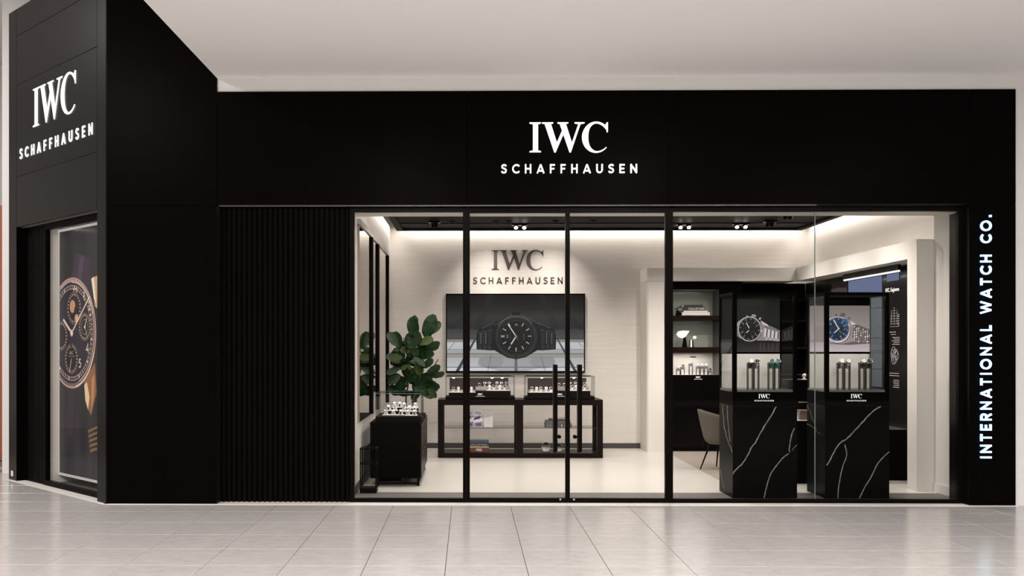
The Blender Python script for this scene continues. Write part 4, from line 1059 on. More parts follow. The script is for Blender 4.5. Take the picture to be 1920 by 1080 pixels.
def leaf_mesh(curl, m):
    g = MB(); nu, nv = 7, 4; vs = []
    for i in range(nu+1):
        u_ = i/nu; wd = (.13+.37*math.sin(math.pi*min(1, u_*.92+.04))**.8*(.62+.55*u_)) if 0 < i < nu else (.02 if i == 0 else .12)
        for j in range(nv+1):
            s_ = (j/nv-.5)*2
            vs.append((s_*wd*.75, u_, .10*abs(s_)*wd+curl*u_*u_*-.35+.035*math.sin(5*u_*3+s_*2)*abs(s_)))
    top = [(x, y, z+.006) for x, y, z in vs]
    n1 = nv+1; F = [(i*n1+j, i*n1+j+1, (i+1)*n1+j+1, (i+1)*n1+j) for i in range(nu) for j in range(nv)]
    g.add(top, F, True); return g.build('leaf', m, mesh_only=True)
LM = [leaf_mesh(.3, 'leaf'), leaf_mesh(.9, 'leaf'), leaf_mesh(.2, 'leafl')]
LS = []
def leaf(pos, ang, size, face_=0.0, k=0, tip=0.0, wd=.62):
    """ang: direction of the leaf axis in the picture plane (0 = right, 90 = up); face_: how much it turns edge-on"""
    pos = (max(pos[0], -.95), pos[1], pos[2]); a = math.radians(ang); ax = Vector((math.cos(a)*math.cos(tip), -math.sin(tip), math.sin(a)*math.cos(tip)))
    nrm = Vector((0, -1, .35)); sd = ax.cross(nrm).normalized(); 
    up = sd.cross(ax).normalized(); from mathutils import Matrix
    R = Matrix((sd, ax, up)).transposed(); R = R @ Matrix.Rotation(face_, 3, 'Y')
    o = bpy.data.objects.new('leaf', LM[k]); COL.objects.link(o); o.parent = pl
    M4 = (R @ Matrix.Diagonal((size*wd*1.25, size, size))).to_4x4(); M4.translation = Vector(pos)-Vector((xp, yp, 0)); o.matrix_local = M4
    s0 = MB()
rl = random.Random(11)
def lp(px, py, y=14.0): return P(px, py, y)
# leaves that can be told apart: (pixel of leaf base, pixel direction, length)
for px, py, ang, sz, fc, k, tip in (
    (795, 632, 65, .32, .1, 0, .1), (797, 628, 40, .26, .2, 0, .0), (778, 636, 98, .29, -.1, 0, .2), (774, 620, 80, .20, .5, 0, .1),
    (784, 645, 20, .22, -.1, 2, .35), (752, 652, 130, .26, .1, 0, .15), (750, 655, 108, .24, -.2, 0, .1), (736, 660, 25, .22, .1, 2, .3), (762, 652, 75, .20, .2, 0, .0),
    (792, 657, 18, .24, .9, 0, -.1), (796, 655, 22, .22, 1.0, 0, .2), (770, 672, 95, .24, .2, 0, .3), (785, 668, 10, .21, .4, 0, .3), (744, 672, 170, .2, .3, 0, .2),
    (792, 690, 40, .18, .3, 0, .2), (800, 700, 28, .20, .6, 0, .1), (805, 704, 5, .20, 1.0, 0, 0), (800, 712, -35, .20, .8, 0, .1), (790, 715, -60, .18, .4, 0, .2), (797, 742, -15, .08, .4, 2, 0),
    (748, 690, 200, .2, .3, 0, .3), (744, 680, 150, .2, .2, 0, .3), (742, 690, 5, .15, .2, 2, .4)):
    leaf(lp(px, py), ang, sz*1.08, fc, k, tip)
for i in range(88):
    t = rl.random(); 
    px = rl.gauss(772, 20); py = rl.uniform(640, 742)
    if px < 728 or px > 806: px = rl.uniform(740, 800)
    if py < 665 and px < 745: px += 20
    leaf(P(px, py, rl.uniform(13.85, 14.4)), rl.uniform(-60, 230), rl.uniform(.15, .24), rl.uniform(-.9, .9), 0 if rl.random() < .92 else 2, rl.uniform(-.3, .6))

# ================================================================== MARBLE PEDESTALS WITH GLASS CASES
yP0 = PF(1434, 935.6)[1]; yP1 = yP0+.57
def vein_canvas(w, h, T, veins):
    c = Cv(w, h, 230, T, (11, 10, 9), ss=2); r = random.Random(5)
    for pts, wd in veins:
        p = catmull(pts, 6)
        p = [(x+r.uniform(-.5, .5), y+r.uniform(-.6, .6)) for x, y in p]
        c.line(p, wd*1.9, (70, 68, 64), .5)
        for i in range(len(p)-1):
            c.line(p[i:i+2], wd*r.uniform(.6, 1.2), (150, 147, 140))
    return c
def pedestal(px0, px1, word, veins, sveins, build_print, stands, lx):
    x0, x1 = XP(px0, yP0), XP(px1, yP0); zm = ZP(1434, 760, yP0); zg = ZP(1434, 735, yP0); zt_ = ZP(1434, 548, yP0)
    p = thing('marble_pedestal', f'tall black marble pedestal with glass watch case, {word} of the two', 'pedestal', ((x0+x1)/2, yP0, 0), 'marble pedestals in the front window')
    B(x0+.006, x1-.0, yP0+.006, yP1, .006, zm).build('core', 'marble', p)
    T = lambda px, py: (XP(px, yP0)-x0, ZP(px, py, yP0)-.006)
    cf = vein_canvas(x1-x0, zm-.006, T, veins)
    f_ = B(x0, x1, yP0+.0005, yP0+.006, .006, zm).build('front_slab', 'marble', p)
    cf.mesh('veined_face', M['marbleprint'], lambda u, v: (x0+u, yP0, .006+v), f_)
    l_ = B(x0+.0005, x0+.006, yP0+.006, yP1, .006, zm).build('side_slab', 'marble', p)
    T2 = lambda px, py: (YX(px, x0)-yP0, EYE+(PPY-py)/FPX*(YX(px, x0)/ray(px)[1])-.006)
    cs = vein_canvas(yP1-yP0, zm-.006, T2, sveins)
    cs.mesh('veined_face', M['marbleprint'], lambda u, v: (x0-.0003, yP0+u, .006+v), l_)
    B(x0, x1, yP0, yP1, zm+.002, zg, c=.002).build('plinth_band', 'cblack', p)
    k = .045
    B(x0+.0, x1, yP0, yP1, zt_-.035, zt_, c=.002).build('case_top', 'cblack', p)
    for a, b in ((x0, x0+k), (x1-k*.8, x1)):
        B(a, b, yP0, yP0+k*.8, zg, zt_-.035).build('case_post', 'cblack', p)
        B(a, a+.018 if a == x0 else b, yP1-.02, yP1, zg, zt_-.035).build('case_post', 'cblack', p)
    zi = zg+.022
    B(x0+.002, x1-.002, yP0+.04, yP1-.02, zg, zi).build('case_floor', 'greyfloor', p)
    B(x0+k, x1-k, yP0+.001, yP0+.012, zg+.001, zg+.02).build('rail', 'trimdark', p)
    g = MB(); g.box(x0+k, x1-k*.8, yP0+.014, yP0+.020, zg+.02, zt_-.035); g.box(x0+.004, x0+.010, yP0+k*.8, yP1-.02, zg+.02, zt_-.035); g.box(x1-.010, x1-.004, yP0+k*.8, yP1-.02, zg+.02, zt_-.035)
    g.build('glass_pane', 'vglass', p)
    # back panel: print above, ivory panel below
    yb = yP1-.03; xb0 = x0+.02; xb1 = XP(1462 if px0 < 1500 else 1630.5, yb); zmid = ZP(1434, 661, yb)
    B(xb0, xb1, yb, yb+.02, zi, zt_-.035).build('back_panel', 'black', p)
    B(xb0, xb1, yb-.004, yb, zi, ZP(1434, 663.5, yb)).build('ivory_panel', 'ivory', p)
    build_print(p, xb0, xb1, yb)
    mini_logo(p, XP(lx, yP0), ZP(lx, 752.5, yP0), yP0-.0005, XP(lx+18, yP0)-XP(lx-18, yP0), 'logolit')
    area('case_light', ((x0+xb1)/2, yP0+.22, zt_-.04), .5, .10, 3.4, WARM)
    for i, (a, b, kind, desc) in enumerate(stands):
        y = yP0+.26; xa, xb_ = XP(a, y), XP(b, y); z1 = ZP(a, 680, y)
        s = thing('watch_column', f'slim bronze watch column carrying a {desc}', 'stand', ((xa+xb_)/2, y, zi), f'watch columns in the {word} pedestal case')
        for q in ((xa, xa+.010), (xb_-.010, xb_)): B(q[0], q[1], y, y+.045, zi+.001, z1).build('post', 'column', s)
        B(xa+.010, xb_-.010, y, y+.045, z1-.065, z1-.012).build('strap_block', 'column', s)
        g = MB(); g.cyl((xa+.011, y+.022, z1-.012), (xb_-.011, y+.022, z1-.012), .017, 12); g.build('cushion', 'gcush', s)
        w = watch(kind, ((xa+xb_)/2, y-.004, z1+.002), f'wristwatch on the column, a {desc}', f'watches in the {word} pedestal case', tilt=-.6, sc=1.4)
        st = B((xa+xb_)/2-.010, (xa+xb_)/2+.010, y-.004, y-.0005, z1-.062, z1-.012).build('hanging_strap', {'green': 'strapg', 'black': 'straps', 'steel': 'steel', 'silver': 'steel', 'white': 'straps'}[kind], s)
M['marble'] = black_mat('black_marble', (.0035, .0032, .003), .25, .002, .1)
M['marbleprint'] = attr_mat('veined_marble', rough=.3, spec=.02)
M['logolit'] = mat('bright_white_print', (.9, .9, .9), .5, emis=(1, 1, 1), es=.35)
M['greyfloor'] = mat('grey_case_floor', (.06, .058, .052), .25)
M['trimdark'] = mat('dark_grey_trim', (.08, .078, .07), .4)
M['column'] = mat('bronze_column', (.05, .042, .036), .4, metal=.3)
PRINT = attr_mat('watch_print', emit=.75, rough=.3, spec=.1)

def chrono(c, cx, cy, rx, ry, rot, dial, bez, lug):
    c.ell(cx, cy, rx*1.10, ry*1.09, lug, 1, rot); c.ell(cx+4, cy+6, rx*1.12, ry*1.1, tuple(v*.5 for v in lug), .5, rot)
    c.ell(cx, cy, rx*1.06, ry*1.05, bez, 1, rot); c.ell(cx, cy, rx*.99, ry*.985, dial, 1, rot)
    c.ring(cx, cy, rx*.93, ry*.93, 3, (120, 120, 120), .6, rot)
def dial_marks(c, cx, cy, rx, ry, rot, col):
    for k in range(60):
        a = math.radians(k*6+rot); L_ = .90 if k % 5 else .82
        c.line([(cx+rx*L_*math.cos(a), cy+ry*L_*math.sin(a)), (cx+rx*.95*math.cos(a), cy+ry*.95*math.sin(a))], 3 if k % 5 else 10, col)
    for k in range(12):
        a = math.radians(k*30+rot)
        if k % 3 == 0: continue
        x, y = cx+rx*.70*math.cos(a), cy+ry*.70*math.sin(a); c.text(['1', '2', '4', '5'][k % 4], x-12, x+14, y+14, 30, col, .2)
    for dx, dy in ((0, -.42), (-.42, .1), (.32, .42)): c.ring(cx+dx*rx, cy+dy*ry, rx*.22, ry*.22, 4, (150, 150, 150), .7)
def print_one(p, xb0, xb1, yb):
    z0, z1 = ZP(1434, 660, yb), ZP(1434, 555, yb)
    T = lambda x, y: (XP(1350+x/10.8, yb)-xb0, ZP(1434, 560+y/10.8, yb)-z0)
    c = Cv(xb1-xb0, z1-z0, 420, T, (24, 25, 20), ss=3)
    c.grad(-100, (27, 29, 22), 620, (24, 24, 17)); c.grad(620, (16, 16, 12), 860, (20, 18, 16)); c.grad(880, (34, 31, 29), 1090, (62, 57, 54))
    for x in (800, 870, 960, 1040, 1130): c.poly([(x, 900), (x+40, 900), (x+50, 1080), (x-10, 1080)], (88, 82, 78), .5)
    c.poly([(380, 450), (480, 380), (420, 820), (370, 770), (300, 740), (300, 520)], (150, 138, 136)); c.poly([(340, 520), (420, 430), (460, 420), (380, 620)], (205, 190, 188))
    c.poly([(820, 440), (975, 540), (1205, 640), (1205, 855), (1130, 858), (1060, 850), (900, 850), (740, 850)], (160, 150, 150))
    c.poly([(820, 440), (970, 530), (960, 560), (860, 520)], (226, 212, 210))
    for i, x in enumerate((900, 975, 1050, 1125)):
        y = 600+i*22; c.poly([(x-8, y), (x+42, y+8), (x+28, y+180-i*8), (x-20, y+172-i*8)], (232, 220, 218)); c.poly([(x+42, y+6), (x+62, y+12), (x+44, y+190-i*8), (x+28, y+182-i*8)], (70, 62, 62))
        c.poly([(x+10, y-50), (x+66, y-34), (x+60, y-4), (x+4, y-14)], (120, 108, 108)); c.poly([(x+20, y+178-i*8), (x+62, y+184-i*8), (x+58, 840+i*8), (x+14, 830+i*8)], (205, 190, 190))
    c.poly([(640, 318), (724, 322), (724, 374), (636, 366)], (190, 178, 176)); 
    for k in range(5): c.line([(652+16*k, 322), (650+16*k, 366)], 4, (90, 82, 82))
    c.poly([(526, 340), (556, 336), (566, 380), (530, 384)], (170, 158, 156)); c.poly([(806, 374), (838, 392), (806, 436), (776, 416)], (190, 178, 176))
    chrono(c, 596, 614, 222, 236, 0, (20, 20, 18), (200, 190, 186), (150, 140, 138))
    c.ring(596, 614, 228, 244, 10, (246, 240, 236)); c.ell(596, 614, 214, 228, (22, 22, 20)); c.ring(830, 640, 20, 220, 8, (90, 84, 84), .6, 0, 120, 240)
    dial_marks(c, 596, 614, 214, 228, 8, (214, 212, 205))
    c.line([(590, 600), (530, 488)], 16, (240, 238, 232)); c.line([(586, 642), (530, 690)], 16, (240, 238, 232)); c.poly([(820, 630), (850, 632), (848, 678), (816, 672)], (220, 210, 206))
    for k in range(8): c.poly([(430+30*k, 855), (446+30*k, 858), (444+30*k, 874), (428+30*k, 870)], (30, 28, 28))
    c.mesh('print', PRINT, lambda u, v: (xb0+u, yb-.005, z0+v), p, 'dark print of a steel chronograph')
def print_two(p, xb0, xb1, yb):
    z0, z1 = ZP(1434, 659.5, yb), ZP(1434, 573.2, yb)
    T = lambda x, y: (XP(1520+x/9.815, yb)-xb0, ZP(1434, 560+y/9.815, yb)-z0)
    c = Cv(xb1-xb0, z1-z0, 420, T, (150, 138, 136), ss=3)
    c.grad(125, (138, 127, 122), 500, (168, 154, 153)); c.grad(500, (168, 154, 153), 760, (182, 168, 168)); c.grad(820, (200, 184, 188), 985, (222, 208, 210)); c.grad(760, (150, 136, 138), 820, (196, 180, 184))
    c.poly([(60, 520), (250, 500), (330, 760), (60, 800)], (132, 122, 120), .4)
    c.poly([(350, 815), (560, 826), (800, 790), (1085, 800), (1085, 824), (700, 850), (350, 832)], (96, 84, 88), .8)
    c.poly([(720, 400), (790, 440), (840, 480), (800, 520), (770, 770), (640, 790), (600, 700)], (176, 160, 156)); c.poly([(730, 410), (830, 470), (800, 500), (740, 470)], (238, 226, 220))
    c.poly([(780, 480), (860, 480), (1085, 570), (1085, 782), (880, 780), (760, 720)], (112, 100, 98))
    rr = random.Random(4)
    for i in range(8):
        for j in range(6):
            x = 790+i*40; y = 500+j*48+i*13+(i % 2)*24
            if y > 770 or x > 1085: continue
            w_ = rr.choice([(236, 226, 222), (200, 188, 184), (150, 138, 136), (250, 244, 240)]); c.poly([(x, y), (x+28, y+6), (x+24, y+40), (x-4, y+34)], w_)
            c.line([(x+30, y+4), (x+26, y+42)], 8, (46, 38, 40))
    for k in range(5): c.line([(556+17*k, 270), (552+17*k, 318)], 9, (44, 36, 38))
    c.line([(500, 326), (630, 326)], 7, (60, 50, 50)); c.line([(458, 284), (472, 326)], 14, (40, 32, 34)); c.line([(700, 340), (684, 380)], 14, (70, 58, 58)); c.line([(728, 345), (710, 390)], 14, (110, 96, 96))
    c.ell(505, 580, 240, 244, (150, 138, 138)); c.ell(490, 572, 238, 240, (236, 226, 226)); c.ring(500, 590, 222, 226, 10, (110, 98, 100), 1, 0, -20, 120)
    c.ell(490, 560, 212, 214, (26, 62, 98)); c.ell(470, 600, 170, 160, (30, 44, 60), .8); c.ell(620, 450, 70, 80, (28, 82, 134), .7); c.ell(380, 660, 80, 70, (20, 48, 120), .6)
    dial_marks(c, 490, 560, 208, 210, 6, (222, 226, 232))
    c.line([(515, 550), (470, 480), (425, 392)], 20, (238, 238, 236)); c.line([(510, 556), (430, 632)], 18, (238, 238, 236)); c.ell(512, 552, 17, 17, (238, 238, 236)); c.line([(520, 590), (575, 650)], 5, (200, 200, 200))
    c.line([(600, 575), (655, 545)], 14, (206, 120, 96))
    c.mesh('print', PRINT, lambda u, v: (xb0+u, yb-.005, z0+v), p, 'pale print of a blue dialled chronograph')
V1 = [([(1455, 762), (1447, 778), (1436, 795), (1424, 815), (1417, 830), (1411, 836), (1404, 850), (1393, 868), (1384, 877), (1377, 884), (1375, 889)], 1.7),
      ([(1489, 803), (1485, 812), (1482, 826), (1480, 840), (1480, 848)], 1.4), ([(1494, 834), (1488, 840), (1485, 845)], .8), ([(1478, 851), (1468, 858), (1458, 870), (1447, 885), (1440, 902), (1436, 918), (1433, 934)], 1.5)]
S1 = [([(1354.5, 758), (1357, 790), (1361, 815), (1367, 832), (1373.5, 848)], .9), ([(1363.5, 761), (1365, 790), (1368, 820), (1369, 828)], .9), ([(1351, 880), (1354, 900), (1358, 916)], .6)]
V2 = [([(1651, 762), (1640, 769), (1628, 780), (1612, 797), (1598, 813), (1586, 824), (1576, 830), (1567, 842), (1558, 860), (1551, 872)], 1.7),
      ([(1584, 833), (1587, 846), (1587, 856), (1580, 876), (1575, 900), (1572, 920), (1571, 934)], 1.3), ([(1667, 847), (1656, 857), (1645, 870), (1638, 884), (1631, 898), (1622, 912), (1614, 928), (1611, 934)], 1.5)]
S2 = [([(1513, 760), (1520, 775), (1527, 795), (1533, 811), (1538, 812)], .8), ([(1513, 795), (1522, 799), (1531, 810)], .8), ([(1541, 814), (1534, 811)], .5)]
pedestal(1374, 1494.6, 'left', V1, S1, print_one, [(1402, 1413, 'white', 'steel watch with black strap, leftmost in the left pedestal case'), (1413.5, 1424, 'steel', 'steel watch, second in the left pedestal case'),
         (1441, 1452, 'green', 'green strapped watch, third in the left pedestal case'), (1452.5, 1463, 'green', 'green strapped watch, rightmost in the left pedestal case')], 1432.5)
pedestal(1547, 1667.4, 'right', V2, S2, print_two, [(1571, 1583, 'silver', 'steel watch, leftmost in the right pedestal case'), (1583.5, 1595, 'silver', 'steel watch, second in the right pedestal case'),
         (1612, 1623, 'white', 'pale dialled watch, third in the right pedestal case'), (1623.5, 1635, 'black', 'dark strapped watch, rightmost in the right pedestal case')], 1605.5)

# ================================================================== REAR NICHE SHELVING
yR = 15.50; ax0, ax1 = xci, XN
zz = lambda py, y=yR: ZP(1300, py, y)
sh = thing('shelf_cabinet', 'black built-in shelf cabinet with mirror backed bays in the rear niche', 'cabinet', (4, yR, 0))
xs0, xs1 = XP(1250, yR), XP(1348, yR); xe = XRW-.051; xs0 = xci+.003
B(xs0, xe, yR+.44, YB-.02, .005, ZO-.005).build('back_board', 'black', sh)
B(xs0, xe, yR, yR+.44, .05, zz(703)).build('base_cabinet', 'black', sh)
B(xs0, xs0+.03, yR, yR+.44, zz(703), ZO-.005).build('side_board', 'black', sh)
B(xs1, xs1+.35, yR, yR+.44, zz(703), ZO-.005).build('divider', 'black', sh)
B(xs0+.03, xs1, yR, yR+.44, zz(543), ZO-.005).build('top_board', 'black', sh)
B(xs0+.03, xs1, yR, yR+.44, zz(600), zz(592)).build('shelf', 'dwood', sh)
B(xs0+.03, xs1, yR, yR+.44, zz(661.5), zz(651)).build('shelf', 'dwood', sh)
B(xs0+.03, xs1-.0, yR+.40, yR+.43, zz(592), zz(543)).build('mirror', 'mirror2', sh)
B(xs0+.03, xs1-.0, yR+.40, yR+.43, zz(651), zz(600)).build('mirror', 'mirror2', sh)
B(xs0+.03, xs1-.0, yR+.40, yR+.43, zz(703), zz(661.5)).build('lit_back', 'ivory', sh)
B(XP(1294, yR+.39), XP(1305, yR+.39), yR+.395, yR+.40, zz(671), zz(669)).build('slot', 'bmetal', sh)
for k in range(4):
    a = xs0+.03+(xe-xs0-.04)*k/4; B(a+.003, a+(xe-xs0-.04)/4-.003, yR-.018, yR, .08, zz(707)-.0, c=.002).build('door', 'black', sh)
zt2 = zz(703)
# right part of the rear niche: open black shelves
for k, py in enumerate((560, 600, 651)): B(xs1+.35, xe, yR+.05, yR+.44, zz(py)-.03, zz(py)).build('shelf', 'dwood', sh)
mini_logo(sh, XP(1309, yR-.02), zz(711.5, yR-.02), yR-.0195, .125, 'letter')
area('niche_light', ((xs0+xs1)/2, yR+.20, zz(662.8)), .6, .06, 2.4, WARM)
area('niche_light', ((xs0+xs1)/2, yR+.06, zz(544)), .6, .04, 2.4, WARM)
area('niche_light', ((xs0+xs1)/2, yR+.06, zz(601)), .6, .04, 2.0, WARM)
def niche_book(px0, px1, py0, py1, cover, label, **k):
    y = yR+.06; return book('display_book', XP(px0, y), XP(px1, y), y, y+.22, zz(py0, y), zz(py1, y), cover, label, **k)
niche_book(1279, 1331, 591.3, 585.6, 'paper', 'white book at the foot of the stack in the top niche shelf')
niche_book(1282, 1327, 585.4, 582.5, 'paper', 'thin cream book second from the bottom in the top niche shelf')
niche_book(1279, 1322, 582.2, 575.5, 'blackbook', 'black book with white lettering in the top niche shelf', text=('COLLETORS', .28, .97), tcol='paper')
niche_book(1282, 1318, 575.3, 571.5, 'blackbook', 'slim dark book topping the stack in the top niche shelf')
o = thing('camera_model', 'small dark ornament with pointed arms left of the niche books', 'ornament', P(1273, 592, yR+.1))
g = MB(); cx_, cy_, cz_ = P(1273, 580, yR+.1); zb_2 = zz(592, yR+.1)
g.box(cx_-.05, cx_+.02, cy_-.02, cy_+.03, zb_2, zb_2+.05, c=.01); g.cyl((cx_-.02, cy_, zb_2+.05), (cx_-.02, cy_, zb_2+.12), .006); g.cyl((cx_-.07, cy_, zb_2+.10), (cx_+.04, cy_, zb_2+.15), .006); g.cyl((cx_-.04, cy_-.01, zb_2+.08), (cx_+.03, cy_-.01, zb_2+.02), .02, 10)
g.build('body', 'bmetal', o)
# sculpture: pale leaf shaped dish on a dark cone, with a small white ball beside
ysc = yR+.15; zf_ = zz(651, ysc)
o = thing('leaf_sculpture', 'pale leaf shaped sculpture on a black cone foot in the middle niche shelf', 'sculpture', P(1284, 651, ysc))
g = MB(); pts = [(1267.5, 627), (1271, 621.5), (1280, 620), (1292, 620.5), (1288, 627), (1284, 632), (1278, 634.5), (1271, 632)]
pts = [(XP(a, ysc), ZP(1284, b, ysc)) for a, b in pts]
g.prism(pts, lambda a, b, d: (a, ysc-d, b), 0, .03); g.build('leaf_form', 'ivory', o)
g = MB(); x_ = XP(1284, ysc); g.cyl((x_, ysc+.01, zf_), (x_, ysc+.01, zz(628, ysc)), .045, 16, .012); g.build('cone_foot', 'black', o)
o = thing('cone_vase', 'grey steel cone with a white ball at its tip in the middle niche shelf', 'ornament', P(1296, 651, ysc))
g = MB(); x_ = XP(1296, ysc); g.cyl((x_, ysc, zf_), (x_, ysc, zz(637, ysc)), .040, 16, .03); g.build('cone', 'steel', o)
x_ = XP(1302.5, ysc); zc_ = ZP(1302, 633.5, ysc)
g = MB(); g.lathe((x_, ysc, zc_), [(max(.0002, .03*math.sin(math.pi*i/10)), -.03*math.cos(math.pi*i/10)) for i in range(11)], 16); g.build('ball', 'wcush', o)
g = MB(); g.cyl((XP(1297, ysc), ysc, zz(637, ysc)), (x_, ysc, zc_-.02), .005, 8); g.build('stem', 'steel', o)
# seven stands in the lit bay
yw = yR+.10
for i, (px, py, kind) in enumerate(((1272, 691, 'silver'), (1280, 688, 'steel'), (1295.5, 682, 'silver'), (1309, 687, 'silver'), (1316.5, 687, 'silver'), (1324, 687, 'silver'), (1331.5, 695, 'steel'))):
    x = XP(px, yw); z1 = zz(py, yw); s = thing('watch_rest', f'small grey watch rest, {ORD[i]} from the left in the lit niche bay', 'stand', (x, yw, zt2), 'watch rests in the lit niche bay')
    hw = .026
    for q in (-1, 1): B(x+q*hw-.003, x+q*hw+.003, yw-.01, yw+.03, zt2+.001, z1).build('post', 'column', s)
    B(x-hw+.003, x+hw-.003, yw-.01, yw+.03, max(zt2+.012, z1-.04), z1-.004).build('block', 'gcush', s)
    watch(kind, (x, yw+.0, z1+.006), f'wristwatch on the {ORD[i]} rest from the left in the lit niche bay', 'watches in the lit niche bay', tilt=-.8, sc=1.15)

# ================================================================== RIGHT NICHE DISPLAY
xN1 = XRW-.02
rn_ = thing('display_wall', 'black display wall with lit panels and white text in the right niche', 'display', (xN1, 13.4, 0))
B(xN1-.03, xN1, 11.53, yR+.43, .02, ZO-.004).build('back_board', 'black', rn_)
B(XN+.05, xN1-.03, 12.2, YC-.1, .02, .62, c=.003).build('base_cabinet', 'black', rn_)
def yz(px, py, X=xN1-.035):
    Y = YX(px, X); return Y, ZP(px, py, Y)
def rpanel(px0, px1, pyt, pyb, name, m, d=.012, X=xN1-.03):
    """panel on the niche back: px0..px1, top/bottom pixel rows given at px1"""
    ya, yb = YX(px0, X), YX(px1, X); z1, z0 = ZP(px1, pyt, yb), ZP(px1, pyb, yb)
    return B(X-d, X-.0005, min(ya, yb)+.004, max(ya, yb)-.004, z0, z1).build(name, m, rn_)
rpanel(1592, 1654, 517, 556, 'lit_panel', 'bluelit')
for a, b in ((557, 576), (577, 633), (634, 657), (658, 692), (693, 726)): rpanel(1634, 1655, a, b, 'slate_panel', 'greywall')
rpanel(1664.5, 1686, 511.5, 525, 'lit_panel', 'bluelit')
rpanel(1560, 1590, 523, 556, 'dark_panel', 'vback')
Xl = XN+.20
ya, yb = YX(1583, Xl), YX(1686, Xl); zl = ZP(1583, 525.5, ya)
B(Xl-.012, Xl+.012, yb, ya, zl-.012, zl+.008).build('light_bar', 'ledc', rn_)
B(Xl-.016, Xl+.016, yb-.01, ya+.01, zl+.009, ZO-.005).build('bar_housing', 'black', rn_)
X0 = xN1-.034
def rtext(txt, px0, px1, py, h, m='tgrey', th=.17):
    ya, yb = YX(px0, X0), YX(px1, X0); z = ZP(px1, py, yb); g = MB()
    for mb in word_letters(txt, 0, ya-yb, z, h, lambda a, b, d: (X0-d, ya-a, b), 0, .002, th): g.add(mb.v, mb.f)
    g.build('lettering', m, rn_)
rtext('IIC. Engineers'.replace('II', 'IW'), 1660.5, 1686, 545, .050, 'whiteprint', .2)
def rlines(px0, px1, py0, n, dz=.022, w=.5):
    ya, yb = YX(px0, X0), YX(px1, X0); z = ZP(px1, py0, yb); g = MB(); r = random.Random(int(py0))
    for k in range(n): g.box(X0-.002, X0, yb, ya-(ya-yb)*r.uniform(0, .3), z-k*dz-.006, z-k*dz)
    g.build('text_lines', 'tgrey', rn_)
rlines(1672, 1687, 632, 5); rlines(1674, 1686, 713, 5)
rlines(1667, 1680, 622, 2, .03); rlines(1667, 1686, 700, 2, .03)
g = MB(); ya, yb = YX(1668, X0), YX(1686, X0)
for k in range(8):
    z = ZP(1680, 577+k*5, yb); g.box(X0-.002, X0, yb+(.0 if k > 2 else .05*(3-k)), ya-(.02 if k > 3 else .03*(4-k)), z, z+.003)
for k in range(3): y = yb+(ya-yb)*(.2+.3*k); g.box(X0-.0022, X0, y, y+.003, ZP(1680, 608, yb), ZP(1680, 575+5*abs(k-1), yb))
for k in range(6): z = ZP(1680, 590+k*4, yb); g.box(X0-.0022, X0, yb, yb+.03, z, z+.008)
g.build('line_drawing', 'tgrey', rn_)
g = MB()
for k in range(10):
    a = k*.63; z = ZP(1680, 667, yb)+.06*math.sin(a); y = (ya+yb)/2+.07*math.cos(a); r = .03+.012*(k % 3)
    for q in ribbon(arc(y, z, r, r, 0, 360, 14), .004): g.add([(X0-.002, u, v) for u, v in q]+[(X0, u, v) for u, v in q], [(0, 1, 2, 3), (7, 6, 5, 4), (0, 4, 5, 1), (1, 5, 6, 2), (2, 6, 7, 3), (3, 7, 4, 0)])
g.build('watch_drawing', 'tgrey', rn_)
area('bar_light', (Xl, (ya+yb)/2+.3, zl-.03), .03, 1.5, 2, (.9, .92, 1))

# ================================================================== DESK, BOX, CHAIR
yD0 = PF(1505, 907)[1]
dk = thing('reception_desk', 'black desk with closed front behind the marble pedestals', 'desk', (4.1, yD0, 0))
zd = ZP(1505, 789, yD0)
B(3.42, 4.72, yD0-.02, yD0+.62, zd-.03, zd, c=.003).build('desktop', 'black', dk)
B(3.46, 4.68, yD0+.0, yD0+.03, .004, zd-.03).build('front_panel', 'black', dk)
for x in (3.44, 4.66): B(x, x+.04, yD0+.03, yD0+.60, .004, zd-.03).build('side_panel', 'black', dk)
B(3.9, 4.2, yD0+.02, yD0+.26, zd+.0005, zd+.004).build('desk_mat', 'ivory', dk)
y = yD0+.10
bx = XP(1500, y), XP(1524, y)
o = thing('gift_box', 'taupe box standing on the black desk between the pedestals', 'box', (bx[0], y, zd)); z_ = zd+.0045
B(bx[0], bx[1], y, y+.1, z_, ZP(1500, 772, y), c=.003).build('box_body', 'pinkbox', o); B(bx[0]-.002, bx[1]+.002, y-.002, y+.102, ZP(1500, 772, y), ZP(1500, 769, y), c=.002).build('lid', 'pinkbox', o)
o = thing('candle', 'small white candle left of the taupe box on the desk', 'candle', (XP(1496, y), y, zd)); x_ = XP(1496, y)
MB().cyl((x_, y+.02, z_), (x_, y+.02, ZP(1496, 774, y)), .014, 16).build('wax', 'wcush', o); MB().cyl((x_, y+.02, ZP(1496, 774, y)), (x_, y+.02, ZP(1496, 774, y)+.008), .0015, 6).build('wick', 'black', o)
# floor standing sign panel with lit plaque seen between the pedestals
o = thing('counter_display', 'black counter display with thin steel rail behind the desk', 'display', (4.35, 13.8, 0))
xa, xb_ = XP(1478, 13.8), XP(1540, 13.8); B(xa, xb_, 13.8, 14.2, .004, ZP(1500, 712, 13.8), c=.004).build('cabinet_body', 'black', o)
B(XP(1497, 13.78), XP(1520, 13.78), 13.775, 13.80, ZP(1500, 755, 13.78), ZP(1500, 753, 13.78)).build('rail', 'steel', o)
mini_logo(o, XP(1508, 13.79), ZP(1508, 712.3, 13.79), 13.795, .03, 'letter') if False else None
x_ = XP(1508, 13.95); zc_ = ZP(1508, 712, 13.8)
w_ = watch('silver', (x_, 13.95, zc_+.060), 'single wristwatch on the black counter between the pedestals', 'counter watch', tilt=-.3)
cstand('w', (x_, 13.95, zc_+.001), 'single white cushion on the black counter between the pedestals', 'counter cushion')

